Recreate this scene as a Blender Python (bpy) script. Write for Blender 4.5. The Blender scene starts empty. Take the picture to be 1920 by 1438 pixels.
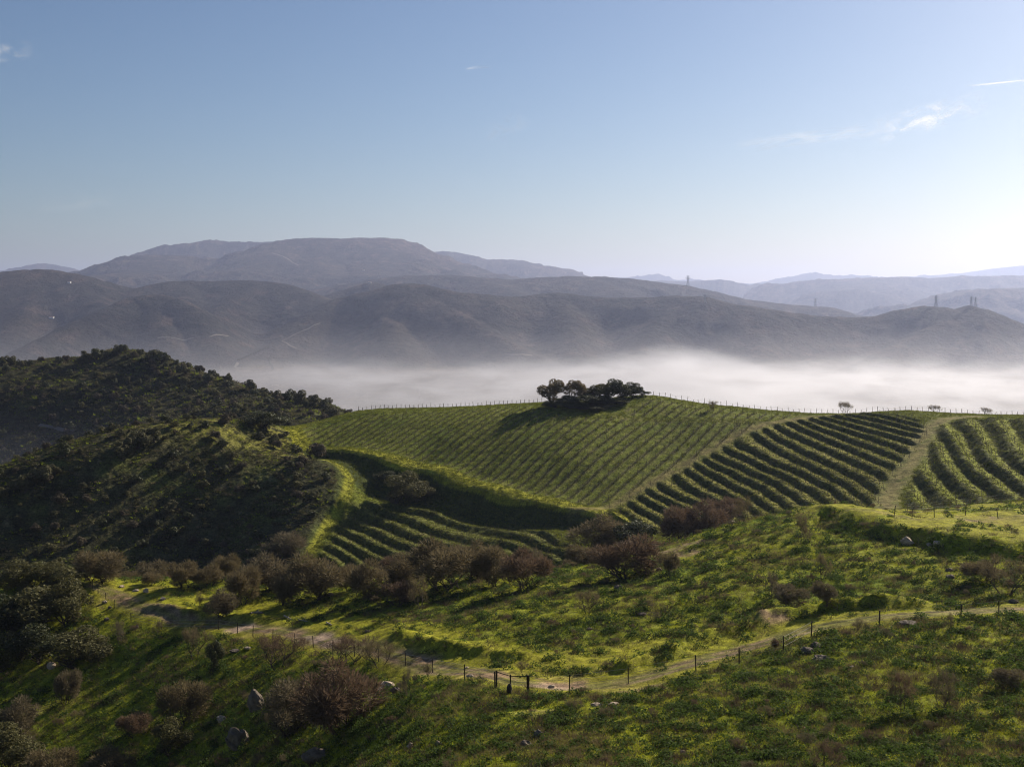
import bpy, math, random
import numpy as np

# ---------------------------------------------------------------- camera, sky, sun
sc = bpy.context.scene
FPX, HY, W, H = 2318.0, 560.0, 1920.0, 1438.0      # focal length, horizon row, frame of the view
cd = bpy.data.cameras.new('camera')
cam = bpy.data.objects.new('camera', cd)
sc.collection.objects.link(cam)
sc.camera = cam
cam.location = (0, 0, 0)
cam.rotation_euler = (math.radians(90), 0, 0)
cd.sensor_width = 36.0
cd.lens = 36.0 * FPX / W
cd.shift_y = -(H / 2 - HY) / W
cd.clip_start = 0.5
cd.clip_end = 120000

SUN_EL, SUN_AZ = math.radians(27.5), math.radians(41)   # azimuth measured right of the view direction
world = bpy.data.worlds.new('World')
sc.world = world
world.use_nodes = True
nt = world.node_tree
nt.nodes.clear()
sky = nt.nodes.new('ShaderNodeTexSky')
sky.sky_type = 'NISHITA'
sky.sun_disc = False
sky.sun_elevation = SUN_EL
sky.sun_rotation = SUN_AZ
sky.altitude = 400
sky.air_density = 1.0
sky.dust_density = 1.0
sky.ozone_density = 3.5
bg = nt.nodes.new('ShaderNodeBackground')
bg.inputs['Strength'].default_value = 0.050
hsv = nt.nodes.new('ShaderNodeHueSaturation')
hsv.inputs['Saturation'].default_value = 1.04
wo = nt.nodes.new('ShaderNodeOutputWorld')
gam = nt.nodes.new('ShaderNodeGamma'); gam.inputs[1].default_value = 1.12
nt.links.new(sky.outputs[0], gam.inputs[0])
nt.links.new(gam.outputs[0], hsv.inputs['Color'])
tint = nt.nodes.new('ShaderNodeVectorMath'); tint.operation = 'MULTIPLY'
tint.inputs[1].default_value = (.80, .78, .775)
nt.links.new(hsv.outputs[0], tint.inputs[0])
nt.links.new(tint.outputs[0], bg.inputs['Color'])
nt.links.new(bg.outputs[0], wo.inputs['Surface'])

sl = bpy.data.lights.new('sun', 'SUN')
sl.energy = 5.0
sl.angle = math.radians(0.53)
sl.color = (1.0, 0.90, 0.72)
so = bpy.data.objects.new('sun', sl)
sc.collection.objects.link(so)
so.rotation_euler = (math.radians(90) - SUN_EL, 0, math.pi - SUN_AZ)   # light comes from ahead, right
sc.view_settings.view_transform = 'Standard'
sc.view_settings.look = 'None'
sc.view_settings.gamma = 1
sc.view_settings.use_curve_mapping = False
sc.view_settings.exposure = 0.65
sc.cycles.max_bounces = 6
sc.cycles.diffuse_bounces = 2
sc.cycles.glossy_bounces = 1
sc.cycles.transmission_bounces = 2
sc.cycles.transparent_max_bounces = 8
sc.cycles.volume_bounces = 0
sc.cycles.volume_step_rate = 0.22
sc.cycles.volume_max_steps = 128
sc.cycles.use_denoising = True
sc.cycles.filter_width = 1.15

RNG = np.random.default_rng(7)
random.seed(7)
COL = sc.collection

# ---------------------------------------------------------------- helpers
def smooth(a, b, x):
    t = np.clip((x - a) / (b - a), 0, 1)
    return t * t * (3 - 2 * t)

def _h(ix, iy, seed):
    n = (ix.astype(np.int64) * 374761393 + iy.astype(np.int64) * 668265263 + seed * 982451653) & 0xffffffff
    n = ((n ^ (n >> 13)) * 1274126177) & 0xffffffff
    n = (n ^ (n >> 16)) & 0xffffffff
    return n

def gnoise(x, y, seed=0):
    ix = np.floor(x); iy = np.floor(y)
    fx = x - ix; fy = y - iy
    u = fx * fx * fx * (fx * (fx * 6 - 15) + 10)
    v = fy * fy * fy * (fy * (fy * 6 - 15) + 10)
    def g(dx, dy):
        a = _h(ix + dx, iy + dy, seed) * (2 * math.pi / 4294967296.0)
        return np.cos(a) * (fx - dx) + np.sin(a) * (fy - dy)
    return 1.5 * ((g(0, 0) * (1 - u) + g(1, 0) * u) * (1 - v) + (g(0, 1) * (1 - u) + g(1, 1) * u) * v)

def fbm(x, y, scale, octv=4, seed=0, gain=0.5, ridged=False):
    x = np.asarray(x, float) / scale; y = np.asarray(y, float) / scale
    s = 0; a = 1.0; tot = 0
    for o in range(octv):
        n = gnoise(x + 17.3 * o, y - 9.1 * o, seed + o)
        if ridged:
            n = 1 - 2 * np.abs(n)
        s = s + a * n; tot += a
        a *= gain; x = x * 2.03; y = y * 2.03
    return s / tot

class TPS:
    def __init__(self, pts, lam=0.0):
        p = np.array(pts, float)
        self.xy = p[:, :2] / 100.0
        n = len(p)
        d2 = ((self.xy[:, None] - self.xy[None]) ** 2).sum(-1)
        K = 0.5 * d2 * np.log(d2 + 1e-12)
        K += np.eye(n) * lam
        P = np.hstack([np.ones((n, 1)), self.xy])
        A = np.zeros((n + 3, n + 3)); A[:n, :n] = K; A[:n, n:] = P; A[n:, :n] = P.T
        self.w = np.linalg.solve(A, np.concatenate([p[:, 2], np.zeros(3)]))
    def __call__(self, x, y):
        x = np.asarray(x, float); shp = x.shape
        q = np.stack([x.ravel(), np.asarray(y, float).ravel()], 1) / 100.0
        out = np.empty(len(q))
        for i in range(0, len(q), 40000):
            c = q[i:i + 40000]
            d2 = ((c[:, None, :] - self.xy[None]) ** 2).sum(-1)
            out[i:i + 40000] = (0.5 * d2 * np.log(d2 + 1e-12)) @ self.w[:-3] + self.w[-3] + c @ self.w[-2:]
        return out.reshape(shp)

def seg_dist(x, y, pl):
    """distance, signed side and parameter (vertex units) to an open polyline"""
    best = np.full(x.shape, 1e18); side = np.zeros(x.shape); par = np.zeros(x.shape)
    for i in range(len(pl) - 1):
        ax, ay = pl[i][:2]; bx, by = pl[i + 1][:2]
        dx, dy = bx - ax, by - ay
        L2 = dx * dx + dy * dy + 1e-9
        t = np.clip(((x - ax) * dx + (y - ay) * dy) / L2, 0, 1)
        ex = x - ax - t * dx; ey = y - ay - t * dy
        d = ex * ex + ey * ey
        m = d < best
        best = np.where(m, d, best)
        side = np.where(m, np.sign(dx * ey - dy * ex), side)
        par = np.where(m, i + t, par)
    return np.sqrt(best), side, par

def in_poly(x, y, poly):
    c = np.zeros(x.shape, bool)
    n = len(poly)
    for i in range(n):
        x1, y1 = poly[i]; x2, y2 = poly[(i + 1) % n]
        m = ((y1 > y) != (y2 > y)) & (x < (x2 - x1) * (y - y1) / (y2 - y1 + 1e-12) + x1)
        c ^= m
    return c

def sdf_poly(x, y, poly):
    """positive inside"""
    d, _, _ = seg_dist(x, y, list(poly) + [poly[0]])
    return np.where(in_poly(x, y, poly), d, -d)
# ---------------------------------------------------------------- the lie of the land
def P(px, py, d):
    return ((px - 960.0) / FPX * d, d, -(py - HY) / FPX * d)

CP = []
for p in [(0, 1438, 142), (200, 1438, 136), (400, 1438, 127), (640, 1438, 104), (800, 1438, 86), (1000, 1438, 80), (1300, 1438, 76), (1600, 1438, 72), (1920, 1438, 70),
          (2150, 1438, 68), (-250, 1438, 148),
          (1300, 1350, 88), (1600, 1350, 84), (1600, 1250, 98), (1850, 1350, 82), (1850, 1250, 95), (1850, 1160, 111), (1000, 1350, 93), (800, 1350, 99),
          (800, 1290, 108), (640, 1350, 117), (600, 1270, 136), (400, 1350, 138), (400, 1250, 152), (200, 1350, 147), (200, 1250, 163), (0, 1350, 154), (0, 1220, 175),
          (200, 1170, 176), (60, 1100, 187), (200, 1100, 190), (-250, 1120, 190), (-250, 1300, 168),
          (300, 1155, 173), (500, 1188, 158), (700, 1215, 138), (850, 1250, 121), (1080, 1287, 107), (1180, 1274, 107), (1310, 1238, 111), (1450, 1195, 116), (1600, 1160, 118), (1900, 1135, 117), (2150, 1140, 112),
          (400, 1130, 180), (600, 1150, 166), (600, 1112, 180), (800, 1160, 150), (800, 1100, 172), (1000, 1200, 127), (1000, 1120, 149), (1000, 1092, 166),
          (1200, 1190, 126), (1200, 1100, 146), (1250, 1040, 168), (1400, 1100, 139), (1400, 1000, 168), (1430, 967, 180), (1560, 957, 175), (1600, 1080, 141), (1600, 1010, 155),
          (1700, 1060, 142), (1700, 1015, 152), (1900, 1100, 127), (1900, 1060, 135), (1900, 1035, 142), (1700, 975, 172), (1900, 975, 172), (1660, 960, 184), (1900, 942, 198), (2150, 940, 200), (2150, 1040, 140),
          (300, 1086, 198), (500, 1090, 193), (700, 1086, 187), (850, 1082, 181),
          # vineyard hill
          (670, 771, 385), (800, 766, 380), (1000, 756, 372), (1110, 752, 372), (1215, 742, 368), (1300, 757, 366), (1110, 783, 346), (1000, 790, 345), (1215, 780, 351), (1300, 785, 348), (1400, 769, 360), (1600, 776, 362), (1700, 771, 350), (1800, 777, 346), (1920, 779, 345), (2150, 779, 345),
          (620, 850, 335), (700, 862, 328), (800, 890, 318), (900, 924, 304), (1000, 947, 295), (1090, 964, 289), (545, 800, 372), (560, 840, 350),
          (1080, 860, 320), (850, 822, 341), (1160, 990, 279), (1250, 985, 278), (1400, 950, 284), (1500, 952, 271), (1620, 955, 252),
          (1290, 880, 318), (1383, 831, 333), (1480, 796, 346), (1710, 848, 302), (1740, 800, 326), (1500, 880, 304), (1600, 860, 305),
          (1653, 962, 243), (1700, 958, 246), (1900, 936, 254), (1800, 882, 276), (1900, 850, 286), (1760, 800, 323), (1900, 792, 322), (2150, 930, 255), (2150, 850, 286),
          # scrub hill
          (480, 792, 354), (350, 811, 331), (200, 853, 315), (100, 890, 308), (0, 935, 300), (-250, 1000, 300),
          (450, 900, 318), (450, 1000, 298), (100, 1000, 292), (100, 1080, 280), (300, 900, 314), (300, 1000, 300), (300, 1080, 288), (500, 1060, 276), (-250, 1100, 285),
          (540, 850, 336), (612, 856, 327), (653, 893, 317), (700, 930, 314), (648, 935, 304), (600, 1000, 289), (575, 1045, 275), (560, 950, 300),
          # hollow
          (720, 898, 320), (720, 960, 303), (700, 1040, 275), (800, 928, 311), (800, 964, 297), (810, 1036, 269), (635, 974, 299), (612, 1041, 276), (660, 1064, 270), (850, 1048, 264), (900, 955, 301), (1000, 969, 291.5), (1000, 1000, 279), (1000, 1040, 262), (1064, 1043, 247), (1100, 1010, 262),
          # hill beyond on the left
          (-250, 690, 640), (0, 674, 640), (60, 692, 622), (130, 682, 640), (215, 650, 650), (300, 670, 640), (400, 705, 620), (470, 731, 600), (550, 756, 572), (600, 766, 552), (655, 779, 530),
          (0, 925, 515), (200, 845, 530), (320, 820, 515), (-250, 950, 510), (450, 795, 497), (540, 792, 470), (400, 755, 575), (200, 750, 588), (0, 800, 572)]:
    CP.append(P(*p))
def G(px, d, z):
    CP.append(((px - 960.0) / FPX * d, d, z))
for q in [(800, 324, -44.9), (900, 311, -47.2), (1000, 302, -48.7), (1090, 296, -50), (700, 334, -42.3)]:
    G(*q)
CP += [(0, 0, -1.8), (-40, 0, -9), (45, 0, -3), (0, 28, -11.5), (-30, 30, -19), (30, 30, -12.5), (0, 55, -23.0), (-30, 75, -41), (28, 52, -21.5), (-45, 60, -33), (60, 60, -21),
       (0, -60, 6), (-90, -40, -10), (90, -40, 4), (-150, 60, -50), (130, 60, -8)]
for q in [(100, 258, -68), (300, 262, -69), (500, 250, -65), (-250, 255, -68), (700, 243, -62), (900, 238, -60), (1100, 232, -56), (1250, 226, -51), (1400, 222, -46), (1540, 212, -40),
          (1750, 222, -38.5), (1950, 226, -38), (300, 228, -60), (700, 214, -53), (1000, 205, -50),
          (700, 450, -58), (1000, 440, -56), (1300, 430, -56), (1600, 430, -58), (1920, 420, -58), (2200, 420, -58), (900, 560, -110), (1300, 560, -118), (1800, 560, -120), (2200, 560, -120),
          (200, 385, -66), (0, 370, -68), (350, 400, -62), (0, 430, -84), (200, 440, -80), (-250, 420, -84), (450, 430, -62), (580, 425, -56), (0, 480, -86), (250, 490, -76),
          (0, 760, -90), (300, 760, -92), (500, 720, -100), (650, 640, -100), (-250, 760, -90), (800, 700, -140), (1800, 760, -180)]:
    G(*q)
BASE = TPS(CP, lam=0.0005)
FLOOR = -225.0

# ridge lines of the far mountains: (px, py, distance), width of the rounded crest, side slope
RIDGES = [
 ([(-300, 640, 4300), (-100, 620, 4300)], 60, .42),
 ([(560, 606, 4300), (600, 580, 4400), (650, 556, 4500), (700, 544, 4500), (735, 536, 4500), (770, 532, 4500), (810, 538, 4450), (860, 549, 4400), (910, 553, 4400), (960, 557, 4450), (1010, 553, 4500), (1050, 549, 4500), (1100, 556, 4450),
   (1160, 559, 4400), (1230, 557, 4350), (1290, 555, 4300), (1325, 558, 4250), (1375, 571, 4200), (1440, 580, 4200), (1540, 594, 4200), (1600, 596, 4200), (1645, 592, 4200), (1690, 580, 4200), (1735, 573, 4200), (1765, 577, 4200), (1790, 582, 4150), (1815, 574, 4150), (1850, 583, 4100), (1920, 612, 4050), (2000, 640, 4000), (2200, 640, 4000)], 55, .50),
 ([(770, 532, 4500), (812, 560, 4330), (860, 588, 4180), (915, 617, 4030), (985, 661, 3830)], 40, .62),
 ([(770, 532, 4500), (730, 590, 4250), (745, 650, 3900)], 45, .58),
 ([(1050, 549, 4500), (1070, 600, 4150), (1080, 670, 3780)], 45, .60),
 ([(1290, 555, 4300), (1240, 600, 4080), (1180, 660, 3820)], 45, .60),
 ([(1375, 571, 4200), (1420, 630, 3950), (1440, 690, 3700)], 45, .60),
 ([(1815, 574, 4150), (1765, 606, 4020), (1700, 640, 3900), (1640, 668, 3780), (1570, 702, 3640)], 45, .60),
 ([(1540, 594, 4200), (1530, 640, 4000), (1500, 700, 3740)], 45, .60),
 ([(1920, 612, 4050), (1900, 680, 3800)], 45, .60),
 ([(650, 556, 4500), (600, 600, 4300), (530, 640, 4100), (455, 668, 3950)], 45, .60),
 ([(20, 668, 3650), (90, 632, 3850), (150, 600, 4000), (200, 578, 4100), (245, 560, 4200), (290, 552, 4250), (335, 561, 4200), (362, 577, 4150), (382, 605, 4050), (400, 645, 3900)], 45, .60),
 ([(290, 552, 4250), (300, 600, 4050), (330, 655, 3850)], 50, .55),
 ([(-300, 520, 5000), (0, 511, 5000), (70, 505, 5000), (130, 512, 5000), (190, 528, 5100), (260, 546, 5300)], 60, .42),
 ([(70, 505, 5000), (60, 560, 4650), (20, 620, 4300)], 50, .55),
 ([(130, 512, 5000), (165, 550, 4750), (195, 575, 4550)], 50, .55),
 ([(265, 543, 5000), (300, 531, 5100), (340, 527, 5200), (400, 528, 5200), (460, 525, 5150), (510, 530, 5100), (545, 537, 5000), (580, 550, 4900), (600, 560, 4850)], 55, .42),
 ([(510, 530, 5100), (450, 550, 4850), (410, 580, 4600), (395, 620, 4350)], 50, .55),
 ([(340, 527, 5200), (350, 560, 4800)], 50, .42),
 ([(600, 562, 5300), (640, 545, 5400), (680, 532, 5450), (705, 530, 5450), (740, 540, 5400)], 50, .4),
 ([(560, 548, 6700), (640, 535, 6700), (700, 524, 6600), (760, 517, 6600), (850, 516, 6600), (900, 521, 6500), (960, 525, 6500), (1010, 520, 6500), (1100, 519, 6500), (1180, 522, 6500), (1240, 530, 6500), (1290, 536, 6500), (1350, 549, 6400),
   (1400, 562, 6400), (1480, 571, 6400), (1560, 577, 6400), (1600, 590, 6300), (1660, 600, 6300)], 70, .36),
 ([(900, 521, 6500), (960, 545, 6000), (1000, 570, 5600)], 60, .36),
 ([(1100, 519, 6500), (1160, 545, 6000)], 60, .36),
 ([(150, 512, 9300), (240, 498, 9200), (290, 484, 9100), (310, 478, 9000), (350, 484, 9100), (420, 488, 9200), (480, 470, 9200), (530, 453, 9200), (570, 447, 9200), (640, 448, 9200), (700, 447, 9200), (730, 455, 9100), (780, 472, 9000), (830, 490, 8900), (880, 514, 8700)], 130, .33),
 ([(570, 447, 9200), (520, 480, 8400), (450, 505, 7900)], 100, .33),
 ([(700, 447, 9200), (720, 490, 8300), (700, 515, 7700)], 100, .33),
 ([(640, 448, 9200), (600, 490, 8300), (620, 520, 7600)], 100, .33),
 ([(310, 478, 9000), (280, 505, 8200), (200, 515, 7600)], 100, .33),
 ([(170, 508, 11500), (240, 494, 11400), (290, 478, 11300), (340, 460, 11200), (390, 450, 11200), (440, 455, 11200), (510, 455, 11200), (580, 460, 11200)], 150, .33),
 ([(760, 478, 12800), (850, 472, 12600), (890, 480, 12500), (915, 487, 12500), (940, 486, 12500), (1000, 497, 12300), (1040, 500, 12300), (1080, 511, 12200), (1112, 520, 12200), (1150, 545, 12000)], 150, .3),
 ([(-100, 520, 16500), (20, 507, 16500), (60, 497, 16500), (92, 492, 16500), (120, 499, 16500), (150, 508, 16500), (220, 520, 16500)], 150, .3),
 ([(1395, 563, 13200), (1430, 546, 13200), (1470, 532, 13000), (1520, 525, 13000), (1570, 524, 13000), (1620, 522, 13000), (1690, 519, 13200), (1740, 522, 13200), (1800, 518, 13200), (1920, 517, 13200), (2200, 515, 13000)], 160, .3),
 ([(1620, 522, 13000), (1600, 545, 11600)], 160, .3),
 ([(1720, 572, 9000), (1770, 554, 9000), (1820, 544, 9000), (1870, 541, 9000), (1920, 540, 9000), (2200, 535, 9000)], 130, .33),
 ([(1240, 526, 14500), (1290, 528, 14500), (1350, 524, 14500), (1380, 528, 14500), (1420, 545, 14200), (1450, 562, 14000)], 150, .3),
 ([(1150, 522, 21500), (1200, 518, 21500), (1230, 515, 21500), (1260, 523, 21500), (1330, 528, 21500), (1400, 534, 21500), (1440, 528, 21500), (1490, 518, 21500), (1522, 511, 21500), (1555, 519, 21500), (1600, 516, 21500), (1650, 520, 21500),
   (1730, 518, 22500), (1800, 513, 23500), (1860, 504, 23500), (1920, 498, 23500), (2200, 490, 23500)], 200, .28),
]

def far_height(x, y):
    x = np.asarray(x, float); y = np.asarray(y, float)
    wx = fbm(x, y, 900, 3, 40) * 90 * smooth(3000, 6000, y) + fbm(x, y, 300, 3, 41) * 35
    wy = fbm(x, y, 700, 3, 43) * 60 * smooth(3000, 6000, y) + fbm(x, y, 260, 3, 44) * 35
    best = np.full(x.shape, FLOOR + 0.0)
    dist = np.full(x.shape, 1e9)
    for pl, w, s in RIDGES:
        pw = [P(*q) for q in pl]
        ys = [q[1] for q in pw]
        reach = 460 / s + 400
        m = (y > min(ys) - reach) & (y < max(ys) + reach)
        if not m.any():
            continue
        xs, yy = x[m], y[m]
        d0, _, par = seg_dist(xs, yy, pw)
        fade = smooth(0, 250, d0)
        d0, _, par = seg_dist(xs + wx[m] * fade, yy + wy[m] * fade, pw)
        zz = np.interp(par, np.arange(len(pw)), [q[2] for q in pw])
        ww = w
        h = zz - s * (np.sqrt(d0 * d0 + ww * ww) - ww)
        b = best[m]
        k = 14.0
        mx = np.maximum(b, h)
        nb = mx + k * np.log1p(np.exp(-np.abs(b - h) / k)) * smooth(0, 120, d0)
        best[m] = nb
        dist[m] = np.minimum(dist[m], d0)
    f = smooth(20, 330, dist)
    up = smooth(FLOOR + 5, FLOOR + 60, best)
    r = fbm(x, y, 330, 4, 50, .5, True) * 46 + fbm(x, y, 1100, 3, 55, .5, True) * 45 * smooth(5000, 8000, y)
    best = best + (r - 8) * f * up + fbm(x, y, 60, 3, 58) * 4.0 * up
    best = best + fbm(x, y, 500, 3, 60) * 5 * (1 - up)
    return best

# grid rows (distance) and columns (sideways per unit of distance)
def geo(a, b, n):
    return list(np.geomspace(a, b, n, endpoint=False))
ROWS_N = np.array(list(np.linspace(1.5, 58, 34, endpoint=False)) + geo(58, 240, 305) + list(np.linspace(240, 395, 400, endpoint=False)) + geo(395, 530, 50) + geo(530, 700, 60) + geo(700, 1000, 21) + [1000])
ROWS_F = np.array(geo(1000, 3400, 45) + geo(3400, 4700, 170) + geo(4700, 5600, 45) + geo(5600, 6900, 55) + geo(6900, 9800, 80) + geo(9800, 13600, 40) + geo(13600, 26000, 32) + [26000])
def cols(n, m, lim=0.435, far=1.1):
    c = np.linspace(-lim, lim, n)
    e = lim + (far - lim) * np.linspace(0, 1, m + 1)[1:] ** 1.5
    return np.concatenate([-e[::-1], c, e])
COLS_N = cols(960, 22)
COLS_F = cols(740, 14)
XN = ROWS_N[:, None] * COLS_N[None, :]
YN = np.repeat(ROWS_N[:, None], len(COLS_N), 1)
ZB = BASE(XN, YN)
tf = smooth(640, 960, YN)
ZB = ZB * (1 - tf) + tf * FLOOR
ZB = np.maximum(ZB, FLOOR)

class Surf:
    def __init__(s, rows, cs, Z):
        s.r, s.c, s.Z = rows, cs, Z
        s.idx = np.arange(len(rows)); s.cidx = np.arange(len(cs))
    def z(s, x, y):
        x = np.asarray(x, float); y = np.asarray(y, float)
        r = np.clip(np.interp(y, s.r, s.idx), 0, len(s.r) - 1.001)
        c = np.clip(np.interp(x / np.maximum(y, .1), s.c, s.cidx), 0, len(s.c) - 1.001)
        i = r.astype(int); j = c.astype(int); fr = r - i; fc = c - j
        Z = s.Z
        return (Z[i, j] * (1 - fr) + Z[i + 1, j] * fr) * (1 - fc) + (Z[i, j + 1] * (1 - fr) + Z[i + 1, j + 1] * fr) * fc
    def pick(s, px, py, dmin=60, dmax=1e9):
        """the first ground point seen along a line of sight"""
        t = (px - 960.0) / FPX
        d = s.r
        z = s.z(t * d, d)
        row = HY - z / d * FPX
        m = (d >= dmin) & (d <= dmax)
        k = np.nonzero(m & (row <= py))[0]
        if len(k) == 0:
            j = np.nonzero(m)[0]
            k = [j[np.argmin(row[j])]]
        i = k[0]
        dd = d[i]
        if i > 0 and m[i - 1] and row[i - 1] != row[i]:
            f = (row[i - 1] - py) / (row[i - 1] - row[i])
            dd = d[i - 1] + (d[i] - d[i - 1]) * min(max(f, 0), 1)
        return (t * dd, dd)
B0 = Surf(ROWS_N, COLS_N, ZB)

def pk(pts, dmin=60, dmax=1e9, s=None):
    s = s or B0
    return [s.pick(a, b, dmin, dmax) for a, b in pts]
def zA(p): return [(1100 + x / 4.8, 760 + y / 4.8) for x, y in p]
def zB(p): return [(1400 + x / 4.8, 750 + y / 4.8) for x, y in p]
def zC(p): return [(1640 + x / 5.754, 740 + y / 5.754) for x, y in p]
def zD(p): return [(560 + x / 5.753, 840 + y / 5.753) for x, y in p]
def zE(p): return [(800 + x / 4.8, 860 + y / 4.8) for x, y in p]

# terrace banks of the middle block, low to high
T_LINES = [
 zA([(165, 950), (240, 1040), (330, 1085)]),
 zA([(230, 890), (350, 985), (480, 1070), (600, 1140)]),
 zA([(335, 835), (450, 925), (600, 1010), (720, 1075)]),
 zA([(440, 790), (540, 860), (720, 955), (900, 1030)]),
 zA([(530, 740), (650, 825), (860, 925), (1050, 1000)]),
 zA([(620, 695), (760, 785), (1000, 885), (1150, 950)]),
 zA([(790, 630), (950, 765), (1200, 885), (1330, 940)]),
 zA([(875, 570), (1050, 685), (1250, 785), (1430, 885)]),
 zA([(975, 520), (1200, 665), (1440, 800), (1620, 915)]),
 zA([(1065, 490), (1300, 605), (1600, 745), (1760, 850)]),
 zA([(1160, 450), (1400, 560), (1640, 685), (1900, 850)]),
 zA([(1255, 390), (1500, 510), (1800, 640)]) + zB([(620, 830), (760, 950)]),
 zA([(1360, 345), (1500, 410)]) + zB([(200, 535), (400, 625), (600, 715), (800, 820), (1000, 960)]),
 zB([(115, 330), (300, 455), (500, 560), (700, 655), (900, 765), (1080, 900), (1170, 975)]),
 zB([(220, 310), (400, 410), (600, 510), (800, 605), (1000, 700), (1140, 800), (1220, 855)]),
 zB([(340, 275), (600, 390), (850, 500), (1100, 610), (1290, 720)]),
 zB([(450, 240), (700, 355), (950, 450), (1200, 560), (1400, 640)]),
 zB([(540, 215), (800, 310), (1100, 420), (1420, 545)]),
 zB([(650, 195), (900, 278), (1200, 375), (1490, 475)]),
 zB([(760, 180), (1000, 248), (1300, 325), (1550, 405)]),
 zB([(870, 165), (1200, 242), (1590, 345)]),
 zB([(990, 150), (1300, 212), (1640, 290)]),
 zB([(1150, 140), (1650, 250)]),
 zB([(1300, 120), (1660, 205)]),
]
R_LINES = [
 zC([(290, 1060), (400, 1240)]),
 zC([(430, 850), (560, 1030), (720, 1180), (820, 1240)]),
 zC([(590, 560), (660, 740), (780, 890), (950, 1050), (1110, 1170)]),
 zC([(730, 420), (840, 580), (930, 740), (1080, 890), (1250, 1010), (1360, 1110)]),
 zC([(900, 310), (1040, 430), (1110, 620), (1240, 770), (1400, 880), (1570, 1010)]),
 zC([(1200, 260), (1340, 480), (1440, 660), (1600, 790)]),
 zC([(1520, 260), (1620, 440), (1800, 600)]),
]
H_LINES = [
 zD([(100, 1100), (290, 1190)]),
 zD([(190, 1030), (400, 1120)]),
 zD([(290, 930), (520, 1050)]),
 zD([(370, 850), (620, 965), (790, 1060), (1040, 1160)]),
 zD([(430, 770), (730, 880), (900, 970), (1440, 1160)]),
 zD([(640, 715), (840, 790), (1130, 915), (1500, 1040)]),
 zE([(0, 635), (250, 715), (470, 770), (700, 760), (950, 850), (1140, 930)]),
 zE([(0, 500), (250, 590), (600, 665), (900, 725), (1150, 830), (1270, 880)]),
 zE([(700, 560), (980, 640), (1120, 710), (1240, 780)]),
]
def level_field(lines, dmin, dmax):
    pts = []
    for i, l in enumerate(lines):
        w = pk(l, dmin, dmax)
        for k, (x, y) in enumerate(w):
            pts.append((x, y, float(i)))
            if k + 1 < len(w):
                pts.append(((x + w[k + 1][0]) / 2, (y + w[k + 1][1]) / 2, float(i)))
    return TPS(pts, lam=0.002)
TL = level_field(T_LINES, 246, 395)
RL = level_field(R_LINES, 235, 380)
HL = level_field(H_LINES, 240, 330)

T_POLY = pk([(1118, 968), (1200, 915), (1290, 868), (1350, 835), (1400, 808), (1440, 795), (1480, 787), (1540, 779), (1640, 771), (1735, 786), (1745, 805), (1725, 840), (1690, 880), (1665, 915), (1648, 950), (1600, 958), (1500, 962), (1400, 975), (1300, 995), (1230, 1005), (1160, 998)], 246, 395)
R_POLY = pk([(1683, 960), (1684, 930), (1700, 895), (1722, 868), (1738, 820), (1760, 793), (1810, 785), (1890, 785), (2050, 790), (2150, 860), (2150, 945), (1900, 940), (1800, 950)], 232, 395)
H_POLY = pk([(576, 1062), (598, 1020), (625, 975), (655, 940), (690, 935), (760, 935), (850, 945), (960, 972), (1060, 996), (1100, 1020), (1090, 1060), (1000, 1080), (850, 1080), (700, 1080)], 238, 330)
F_POLY = pk([(560, 802), (690, 778), (800, 772), (1000, 762), (1005, 772), (1110, 783), (1160, 782), (1300, 790), (1470, 794), (1385, 820), (1300, 862), (1200, 918), (1112, 952), (1000, 932), (900, 908), (800, 870), (700, 846), (610, 832), (575, 826)], 270, 400)
U_POLY = pk([(1170, 768), (1220, 746), (1300, 761), (1400, 773), (1540, 778), (1480, 788), (1300, 784), (1165, 777)], 270, 400)
TRACK = pk([(1075, 962), (1110, 962), (1200, 917), (1290, 867), (1350, 833), (1400, 806), (1440, 794), (1500, 785), (1580, 777)], 246, 395)
TRACK2 = pk([(1655, 972), (1665, 930), (1690, 890), (1715, 860), (1728, 830), (1745, 800), (1770, 786), (1830, 781)], 220, 395)
HTRACK = pk([(1150, 781), (1300, 787), (1440, 793)], 300, 395)
EDGE = pk([(540, 800), (548, 830), (570, 846), (620, 848), (700, 859), (800, 886), (900, 920), (1000, 944), (1090, 962), (1140, 975)], 270, 400)
SPUR = pk([(612, 856), (640, 870), (655, 895), (648, 930), (615, 980), (585, 1030), (570, 1062)], 250, 345)
PATH = pk([(178, 1098), (225, 1118), (260, 1140), (330, 1160), (430, 1172), (520, 1180), (600, 1196), (700, 1214), (780, 1236), (870, 1258), (960, 1278), (1060, 1290), (1150, 1284), (1220, 1268), (1310, 1240), (1400, 1212), (1480, 1188), (1600, 1163), (1700, 1154), (1800, 1146), (1960, 1140)])
BERMS = [(pk([(270, 1138), (330, 1148), (420, 1160), (520, 1162)]), .7), (pk([(735, 1188), (800, 1205), (860, 1216), (950, 1232), (1010, 1244)]), .7),
         (pk([(1150, 1262), (1200, 1248), (1260, 1230), (1320, 1205), (1400, 1178), (1460, 1156), (1540, 1144), (1640, 1138), (1760, 1134)]), 1.0)]
KNOLL = pk([(1500, 965), (1545, 958), (1600, 972), (1660, 992), (1750, 1010), (1850, 1024), (1980, 1042)])
KTRACK = pk([(1600, 972), (1700, 985), (1800, 985), (1860, 970), (1960, 962)])
ROW_DIR = math.radians(31)
ROW_SP = 2.8

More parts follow.
